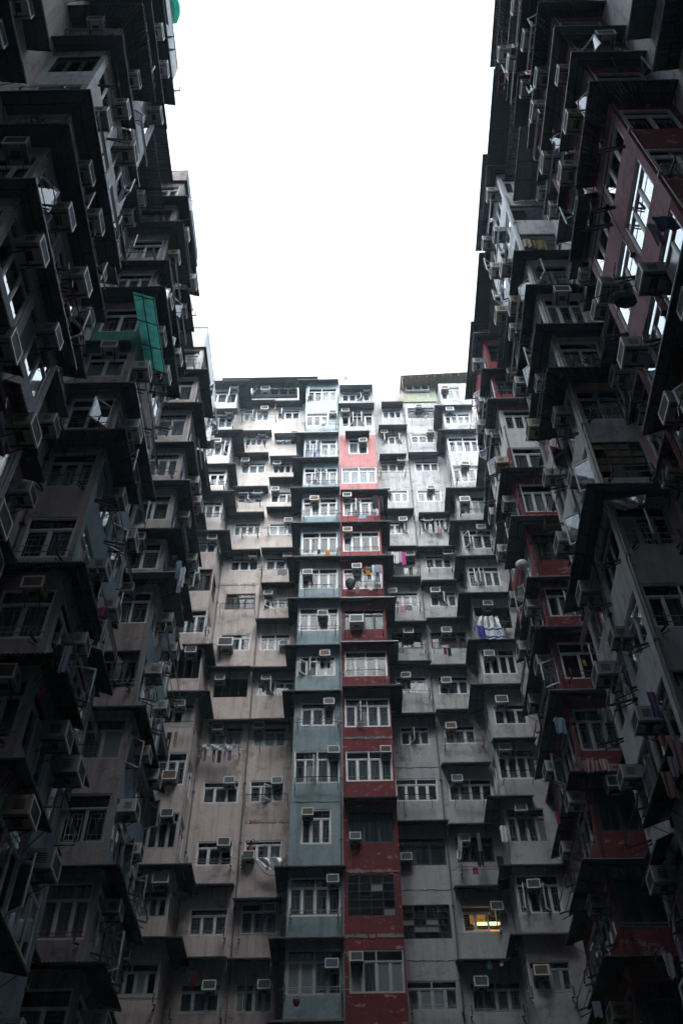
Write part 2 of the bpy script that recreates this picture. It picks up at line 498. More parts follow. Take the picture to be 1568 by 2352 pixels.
def add_window(face, u0, u1, z0, z1, cols=3, style='w', tr=0.3, opens=(), cur=None, grille=None, deep=None, label=None, hole=True, flank=False, inner=False):
    W, H = u1 - u0, z1 - z0
    dp = deep or face.room
    if hole:
        face.holes.append((u0, u1, z0, z1, dp, inner))
    fm = M[FR.get(style, 'alu')]
    mb = MB()
    op = {abs(o) - 1: (1 if o > 0 else -1) for o in opens}
    th = H
    if style == 'o':                                    # open hole with a few dark bars
        frame_bars(mb, W, H, cols, 0, 0.03, 0.05, 0.09, False)
    elif style == 's':                                  # old steel grid
        frame_bars(mb, W, H, cols, 0, 0.035, 0.02, 0.07, False)
        for i in range(1, 5):
            mb.box(0.035, W - .035, 0.024, 0.068, H * i / 5 - .014, H * i / 5 + .014)
        th = H
    else:
        th = frame_bars(mb, W, H, cols, tr, skip=op.keys())
    win = face.place('window', mb.mesh('window', [fm]), u0, z0, face.bld)
    if label: win['label'] = label
    t = 0.05; cw = W / cols
    gl = M['glass'] if style in 'wgb' else M['glassd']
    if flank and style in 'wg': gl = M['glassw']
    if style == 't': gl = M['glassb']
    stained = bool(label and 'coloured' in label)
    pm = MB()
    y = 0.055
    if style != 'o':
        if style == 's':
            for i in range(cols):
                for j in range(5):
                    if rnd.random() < 0.05: continue
                    e = 0.004 * rnd.random()
                    pm.quad((i * cw, y + e, j * H / 5), ((i + 1) * cw, y, j * H / 5), ((i + 1) * cw, y, (j + 1) * H / 5), (i * cw, y + e, (j + 1) * H / 5), (rnd.choice([0, 0, 2, 3, 4, 5]) if stained else (1 if rnd.random() < .15 else 0)))
        else:
            if tr:
                pm.quad((t, y, th), (W - t, y, th), (W - t, y, H - t), (t, y, H - t), 0)
            for i in range(cols):
                if i in op: continue
                pm.quad((i * cw, y, t), ((i + 1) * cw, y, t), ((i + 1) * cw, y, th), (i * cw, y, th), 1 if (style == 'g' and rnd.random() < .3) else 0)
        if pm.f:
            link('pane', pm.mesh('pane', [gl, M['frost']] + ([M['st_green'], M['st_rose'], M['st_aqua'], M['st_amber']] if stained else [])), win)
    for i, hs in op.items():
        h = th - t - t / 2 - .01
        me = open_sash(cw - .03, h, hs, math.radians(rnd.uniform(40, 75)), fm, M['mirror'])
        link('open_sash', me, win, ((i * cw + .02) if hs > 0 else ((i + 1) * cw - .02), 0.03, t + .005))
    if cur == 'bare': cur = None
    elif cur is None:
        cur = rnd.choice(['cur_w', 'cur_w', 'cur_g', 'cur_g', 'cur_b', None, 'cur_p', 'cur_d'])
    if cur and style != 'o':
        a, b = (0.02, W - .02)
        zt = H - .03
        if rnd.random() < 0.55:
            k = rnd.randint(0, cols - 1)
            if rnd.random() < .5: a = k * cw * .7 + .02
            else: b = W - k * cw * .7 - .02
            if b - a < cw: a, b = .02, W - .02
        if rnd.random() < 0.35: zt = th
        link('curtain', curtain_mesh(a, b, 0.03, zt, 0.19, M[cur]), win)
    if grille is None: grille = rnd.random() < 0.6 and style in 'wg'
    if grille:
        g = MB()
        r = 0.007
        for i in range(cols):
            a = i * cw + .13 * cw + .03; b = (i + 1) * cw - .13 * cw - .03
            c, d = t + .09, th - .12
            yy = 0.105
            if d - c < .3: continue
            for q in ((a, b, c, c + 2 * r), (a, b, d - 2 * r, d), (a, a + 2 * r, c, d), (b - 2 * r, b, c, d)):
                g.box(q[0], q[1], yy, yy + .01, q[2], q[3])
            mx = (a + b) / 2; hw = (b - a) / 2 * .55
            kind = (i + int(W * 10)) % 2
            for sgn in (-1, 1):
                pts = []
                for k in range(7):
                    f = k / 6
                    bow = (1 - math.sin(math.pi * f)) if kind else (.35 + .5 * math.sin(math.pi * f))
                    pts.append((mx + sgn * hw * (.15 + .85 * bow), yy + .005, c + (d - c) * f))
                g.tube(pts, r, 4)
            g.box(a, b, yy, yy + .01, c + (d - c) * .2, c + (d - c) * .2 + 2 * r)
            g.box(a, b, yy, yy + .01, c + (d - c) * .8, c + (d - c) * .8 + 2 * r)
        if g.f:
            link('window_grille', g.mesh('window_grille', [M['grille']]), win)
    return win


# ------------------------------------------------------------------ awnings
def awning_mesh(path, p, rise, corr, rib=0.75):
    """sheet roof along a base polyline (local x,y), pushed out by p; z=0 at the outer edge"""
    path = [Vector((a, b, 0)) for a, b in path]
    nrm = []
    for i in range(len(path) - 1):
        d = (path[i + 1] - path[i]).normalized()
        nrm.append(Vector((d.y, -d.x, 0)))
    out = []
    for i, q in enumerate(path):
        if i == 0: o = nrm[0]
        elif i == len(path) - 1: o = nrm[-1]
        else: o = nrm[i - 1] + nrm[i]
        out.append(q + o * p)
    mb = MB()
    T = 0.018
    for i in range(len(path) - 1):
        a, b, c, d = path[i], path[i + 1], out[i + 1], out[i]
        L = (c - d).length
        n = max(2, int(L / 0.052)) if corr else max(1, int(L / 0.9))
        sag = [rnd.uniform(-.012, .012) for _ in range(n + 1)]
        up = Vector((0, 0, 1))
        prev = None
        for k in range(n + 1):
            f = k / n
            w = (0.016 if k % 2 else -0.016) if corr else 0
            bi = a.lerp(b, f) + up * (rise + w); bo = d.lerp(c, f) + up * (w + (sag[k] if not corr else 0))
            cur = (bi, bo, bi + up * T, bo + up * T)
            if prev:
                mb.quad(prev[1], prev[0], cur[0], cur[1], 0)
                mb.quad(prev[2], prev[3], cur[3], cur[2], 0)
                mb.quad(prev[3], prev[1], cur[1], cur[3], 1)
            if k in (0, n):
                mb.quad(cur[0], cur[1], cur[3], cur[2], 0)
            prev = cur
        # angle iron along the edge and brackets below
        e0, e1 = d.lerp(a, .04), c.lerp(b, .04)
        dr = (e1 - e0)
        mb.obox((e0 + e1) / 2 + up * (-.03 + rise * .04), dr / 2, nrm[i] * .012, up * .018, 2)
        m0, m1 = d.lerp(a, .55), c.lerp(b, .55)
        mb.obox((m0 + m1) / 2 + up * (rise * .55 - .035), (m1 - m0) / 2, nrm[i] * .014, up * .014, 2)
        nr = max(2, int(L / rib) + 1)
        for k in range(nr):
            f = (k + .06) / (nr - 1 + .12)
            x0 = a.lerp(b, f) + up * (rise - .055); x1 = d.lerp(c, f) + up * -.045
            ax = (x1 - x0) / 2
            mb.obox((x0 + x1) / 2, ax, (b - a).normalized() * .012, up * .02, 2)
            y0 = a.lerp(b, f) - nrm[i] * 0 + up * (rise - .50)
            if rnd.random() < .7:
                mb.tube([x0 + (x1 - x0) * .72, y0 + nrm[i] * .02], .011, 4, 2)
    return mb


AWN = {'f': ('tin', 'lipd', False), 'l': ('tin2', 'lip', False), 'c': ('tin', 'lipd', True), 'k': ('tin3', 'iron', True), 'd': ('tin3', 'lipd', False),
       'r': ('rusty', 'rusty', True), 'y': ('tin', 'yellow', True), 'g': ('greensheet', 'greensheet', False), 'p': ('greentin', 'greentin', True), 't': ('timber', 'timber', False)}


def add_awning(face, path, z, kind='f', p=0.7, rise=0.2):
    a, e, corr = AWN[kind]
    mb = awning_mesh(path, p, rise, corr)
    o = face.place('awning', mb.mesh('awning', [M[a], M[e], M['iron']]), 0, z, face.bld)
    if kind in 'rygp':
        o['label'] = {'r': 'rusty corrugated awning full of holes', 'y': 'tin awning with a yellowed front edge', 'g': 'teal plastic sheet awning', 'p': 'pale green corrugated sheet'}[kind]
    return o


# ------------------------------------------------------------------ air conditioners
def ac_meshes(W, H, D, body, fins, vent):
    b = MB()
    b.box(0, W, -D + .02, .12, 0, H)
    for i in range(5):                                   # side louvres and seams
        z = H * .25 + i * H * .11
        b.box(-.004, 0, -D * .75, -D * .3, z, z + .018, 1); b.box(W, W + .004, -D * .75, -D * .3, z, z + .018, 1)
    b.box(W * .3, W * .7, -D * .6, -D * .3, -.012, 0, 1)
    f = MB()
    t = .035
    f.box(-.008, t, -D - .015, -D + .02, -.006, H + .006); f.box(W - t, W + .008, -D - .015, -D + .02, -.006, H + .006)
    f.box(t, W - t, -D - .015, -D + .02, -.006, t); f.box(t, W - t, -D - .015, -D + .02, H - t, H + .006)
    g = MB()
    if vent == 0:
        g.box(t, W - t, -D - .004, -D + .018, t, H - t)
        for i in range(1, 9):
            z = t + (H - 2 * t) * i / 9
            g.box(t, W - t, -D - .008, -D - .0045, z - .003, z + .003, 1)
    else:
        n = 7
        g.box(t, W - t, -D + .008, -D + .018, t, H - t)
        for i in range(n):
            z = t + (H - 2 * t) * (i + .2) / n
            g.box(t, W - t, -D - .006, -D + .0075, z, z + (H - 2 * t) * .45 / n, 1)
    k = MB()
    for x in (W * .15, W * .85):
        k.obox((x, -D * .45, -.03), (.014, 0, 0), (0, D * .5, 0), (0, 0, .014))
        k.tube([(x, -D * .85, -.03), (x, .1, -.32)], .012, 4)
    k.obox((W / 2, -D * .3, -.03), (W * .36, 0, 0), (0, .012, 0), (0, 0, .012))
    return (b.mesh('casing', [body, M['iron']]), f.mesh('front_frame', [M['acf'] if vent != 2 else M['alug']]), g.mesh('cooling_grille', [fins, M['slat']]), k.mesh('bracket', [M['iron']]))


AC_KIND = []
for body, bn in (('acw', 'white'), ('acg', 'grey'), ('acc', 'cream')):
    for fins, fn in (('acd', 'dark finned'), ('acb', 'bluish finned'), ('acr', 'rusty finned')):
        for vent in (0, 1):
            if body == 'acc' and vent: continue
            AC_KIND.append((ac_meshes(.56, .40, .46, M[body], M[fins], vent), (('slatted ' if vent else '') + ('' if fins == 'acd' else fn + ' ') + bn + ' air conditioner')))
AC_W = [6, 3, 3, 1, 1, 1, 5, 2, 3, 1, 1, 1, 2, 1, 1]


def add_ac(face, u, z, where, scale=1.0, kind=None):
    """u = left edge, z = underside"""
    i = kind if kind is not None else rnd.choices(range(len(AC_KIND)), AC_W)[0]
    ms, look = AC_KIND[i]
    o = thing('air_conditioner', '%s, %s' % (look, where), 'air conditioner', face.world(u, 0, z), face.rz + rnd.uniform(-.03, .03), 'window air conditioners')
    o.scale = (scale,) * 3
    for nm, me in zip(('casing', 'front_frame', 'cooling_grille', 'bracket'), ms):
        link(nm, me, o)
    return o


# ------------------------------------------------------------------ drying racks
def round_loop(W, y, z0, z1, r=.07):
    pts = [(0, y, z0)]
    for k in range(5):
        a = math.pi - k * math.pi / 8
        pts.append((r + r * math.cos(a), y, z1 - r + r * math.sin(a)))
    for k in range(5):
        a = math.pi / 2 - k * math.pi / 8
        pts.append((W - r + r * math.cos(a), y, z1 - r + r * math.sin(a)))
    pts.append((W, y, z0))
    return pts


def add_rail(face, u0, u1, z, where, mat='iron', out=.38, look='round cornered black drying rack'):
    W = u1 - u0; h = .34
    o = thing('drying_rack', '%s, %s' % (look, where), 'drying rack', face.world(u0, 0, z), face.rz, 'drying racks')
    f = MB()
    f.tube(round_loop(W, -out, -.08, h), .016, 6)
    for x in (.0, W):
        f.tube([(x, .02, -.06), (x, -out, -.06)], .014, 5)
    link('rack_frame', f.mesh('rack_frame', [M[mat]]), o)
    for k in range(4):
        r = MB(); zz = h * (.0 + .22 * k)
        r.tube([(0, -out - .01, zz), (W, -out - .01, zz)], .009, 5)
        link('rod', r.mesh('rod', [M['chrome']]), o)
    return o


def add_bars(face, u0, u1, z, where, mat='chrome', n=2, out=.45, over=.25, look='iron post drying rack'):
    W = u1 - u0
    o = thing('drying_rack', '%s, %s' % (look, where), 'drying rack', face.world(u0, 0, z), face.rz, 'drying racks')
    for x in (.0, W):
        p = MB()
        p.obox((x, -out * .5, -.12), (.02, 0, 0), (0, out * .5, .09), (0, -.006, .02))
        p.obox((x, -out * .96, .02), (.022, 0, 0), (0, .02, 0), (0, .03, .17))
        p.obox((x, -out * .45, -.25), (.014, 0, 0), (0, out * .45, .14), (0, -.004, .012))
        link('post', p.mesh('post', [M['iron']]), o)
    for k in range(n):
        r = MB()
        a = over * rnd.uniform(.3, 1.2); b = over * rnd.uniform(.3, 1.2)
        y = -out * (1 - k * .42 / max(1, n - 1)) + .02
        r.tube([(-a, y, .06 + rnd.uniform(-.03, .03)), (W / 2, y, .05), (W + b, y, .06 + rnd.uniform(-.03, .03))], .013, 5)
        link('rod', r.mesh('rod', [M[mat if k == 0 else rnd.choice([mat, 'chrome', 'bamboo'])]]), o)
    return o


# ------------------------------------------------------------------ washing
def garment_mesh(kind, w, h, mat):
    """hangs from z=0 downwards, thin folded double cloth"""
    mb = MB()
    nx, nz = 10, 10
    ph = rnd.random() * 6; am = rnd.uniform(.02, .045)

    def outline(f):                                     # half width at height fraction f (0 top)
        if kind == 'shirt':
            return (w * (.30 + 1.6 * f) if f < .14 else (w * .62 - (f - .14) * w * .7 if f < .34 else w * .42 + w * .06 * f))
        if kind == 'trousers':
            return w * (.36 - .05 * f)
        return w * .5 * (1 + .03 * math.sin(9 * f))
    for side, off in ((0, 0.012), (1, -0.012)):
        grid = []
        for j in range(nz + 1):
            f = j / nz
            hw = outline(f)
            rowp = []
            for i in range(nx + 1):
                g = i / nx * 2 - 1
                x = g * hw
                y = am * math.sin(ph + g * 5.5 + f * 1.3) * (.3 + .7 * f) + off * (1 - abs(g) ** 6)
                z = -h * f - (.05 * h * (1 - abs(g)) * (1 if kind == 'shirt' and j == 0 else 0)) + .02 * math.sin(ph * 3 + g * 4) * f
                rowp.append((x, y, z))
            grid.append(rowp)
        for j in range(nz):
            for i in range(nx):
                if kind == 'trousers' and j > 3 and i in (4, 5) and (i == 4 or True):
                    if i == 4 or i == 5:
                        continue
                q = (grid[j][i], grid[j][i + 1], grid[j + 1][i + 1], grid[j + 1][i])
                if side: q = q[::-1]
                mb.quad(*q)
    return mb.mesh(kind, [mat], True)


def hang(face, u, y, z, kind, w, h, mat, label, cat='clothing', group='washing hung out to dry', tilt=0.0):
    nm = {'shirt': 'hanging_shirt', 'trousers': 'hanging_trousers', 'towel': 'hanging_towel', 'sheet': 'hanging_sheet'}[kind]
    me = garment_mesh('towel' if kind == 'sheet' else kind, w, h, M[mat])
    o = link(nm, me, None, face.world(u, -y, z), face.rz + tilt)
    tag(o, label, cat, group)
    return o


def wire(pts, r, mat, label, cat='cable', name='cable'):
    mb = MB(); mb.tube(pts, r, 5)
    c = Vector(pts[0])
    mb.v = [tuple(Vector(v) - c) for v in mb.v]
    return tag(link(name, mb.mesh(name, [M[mat]]), None, c), label, cat)
# ------------------------------------------------------------------ scene scale: storeys and planes
FH = 2.8
S0 = 15.6 + EYE                             # sill height of storey 0
DF, DR = 34.1, 35.5                         # far wall: projecting bays and recessed bays


def sill(n):
    return S0 + FH * n


CROP = {'C1': (402.0, 832.6, .2563), 'C2': (746.4, 832.6, .2563), 'C3': (287.1, 1291.9, .2563), 'C4': (631.6, 1291.9, .2563),
        'C5': (918.7, 1291.9, .2563), 'C6': (229.7, 1780, .293), 'C7': (574.2, 1780, .293), 'C8': (861.3, 1780, .293),
        'L1': (0, 0, .293), 'L2': (0, 516.8, .3296), 'L3': (0, 1091, .3296), 'L4': (0, 1665, .3296),
        'R1': (1051.4, 0, .3296), 'R2': (1051.4, 516.8, .3296), 'R3': (1051.4, 1091, .3296), 'R4': (1051.4, 1665, .3296)}


def spot(c, x, y):                          # measured spot -> photograph coordinates (1568 wide)
    a, b, k = CROP[c]
    return a + x * k, b + y * k


def far(c, x, y, D):
    return at_depth(*spot(c, x, y), D)


# ------------------------------------------------------------------ ground and the closing block behind
g = MB(); g.quad((-400, -400, 0), (400, -400, 0), (400, 400, 0), (-400, 400, 0))
tag(link('ground', g.mesh('ground', [M['ground']])), 'dark concrete courtyard floor', 'ground', kind='structure')

XB0 = at_depth(672, 1725, DF).x             # column limits on the far wall
XB1 = at_depth(786.5, 1700, DF).x
XR1 = at_depth(903, 1722, DF).x
XL = at_depth(442, 1679, DF).x
XG = at_depth(1126, 1671, DF).x
XW = 8.5
RPI = math.pi / 2

# the far wall is four painted blocks
beige = thing('apartment_block', 'beige pink rendered apartment block with two window columns, left of the blue bay tower', 'building', ((XL + XB0) / 2, DR, 0), group='tenement blocks round the courtyard')
blueb = thing('apartment_block', 'narrow pale blue painted bay tower in the middle of the far wall', 'building', ((XB0 + XB1) / 2, DF, 0), group='tenement blocks round the courtyard')
redb = thing('apartment_block', 'narrow dark red painted bay tower fading to rose at the top', 'building', ((XB1 + XR1) / 2, DF, 0), group='tenement blocks round the courtyard')
greyb = thing('apartment_block', 'grey white apartment block right of the red bay tower', 'building', ((XR1 + XG) / 2, DR, 0), group='tenement blocks round the courtyard')

ZT = {'LO': 55.3, 'B': 56.2, 'BL': 55.7, 'RD': 55.0, 'G1': 56.0, 'G2': 56.2, 'RO': 56.2}


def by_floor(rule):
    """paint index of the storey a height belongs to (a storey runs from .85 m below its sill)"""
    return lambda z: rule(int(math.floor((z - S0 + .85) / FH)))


ZT.update({'G1': far('C2', 570, 282, DR).z, 'RO': far('C2', 1100, 188, DF).z, 'RD': far('C2', 280, 190, DF).z})
F = {}
F['LO'] = Face(beige, 'LO', (0, DF, 0), 0, -XW - .6, XL, 0, ZT['LO'], [M['pink'], M['beige']], by_floor(lambda n: 1 if n >= 9 else 0))
F['B'] = Face(beige, 'B', (0, DR, 0), 0, XL - .05, XB0 + .05, 0, ZT['B'], [M['pink'], M['beige'], M['pink2']], by_floor(lambda n: 1 if n >= 8 else (2 if n < 1 else 0)))
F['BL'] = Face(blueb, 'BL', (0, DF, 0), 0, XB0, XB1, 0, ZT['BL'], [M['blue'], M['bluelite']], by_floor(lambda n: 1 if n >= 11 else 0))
F['RD'] = Face(redb, 'RD', (0, DF, 0), 0, XB1, XR1, 0, ZT['RD'], [M['red'], M['redmid'], M['redfade'], M['dullwhite']], by_floor(lambda n: 0 if n < 8 else (1 if n < 10 else (2 if n < 12 else 3))))
F['G'] = Face(greyb, 'G', (0, DR, 0), 0, XR1 - .05, XG + .05, 0, ZT['G1'], [M['grey'], M['dullwhite']], by_floor(lambda n: 1 if n >= 4 else 0))
F['RO'] = Face(greyb, 'RO', (0, DF, 0), 0, XG, XW + .6, 0, ZT['RO'], [M['grey'], M['dullwhite']], by_floor(lambda n: 1 if n >= 4 else 0))
COLKEY = {'LO': 'LO', 'B1': 'B', 'B2': 'B', 'BL': 'BL', 'RD': 'RD', 'G1': 'G', 'G2': 'G', 'RO': 'RO'}
WHERE = {'LO': 'outer left beige bay', 'B1': 'outer beige column', 'B2': 'beige column beside blue tower',
         'BL': 'blue tower', 'RD': 'red tower', 'G1': 'grey column beside red tower', 'G2': 'second grey column',
         'RO': 'outer right grey bay'}
WALLDEPTH = {k: (DR if COLKEY[k] in 'BG' else DF) for k in COLKEY}

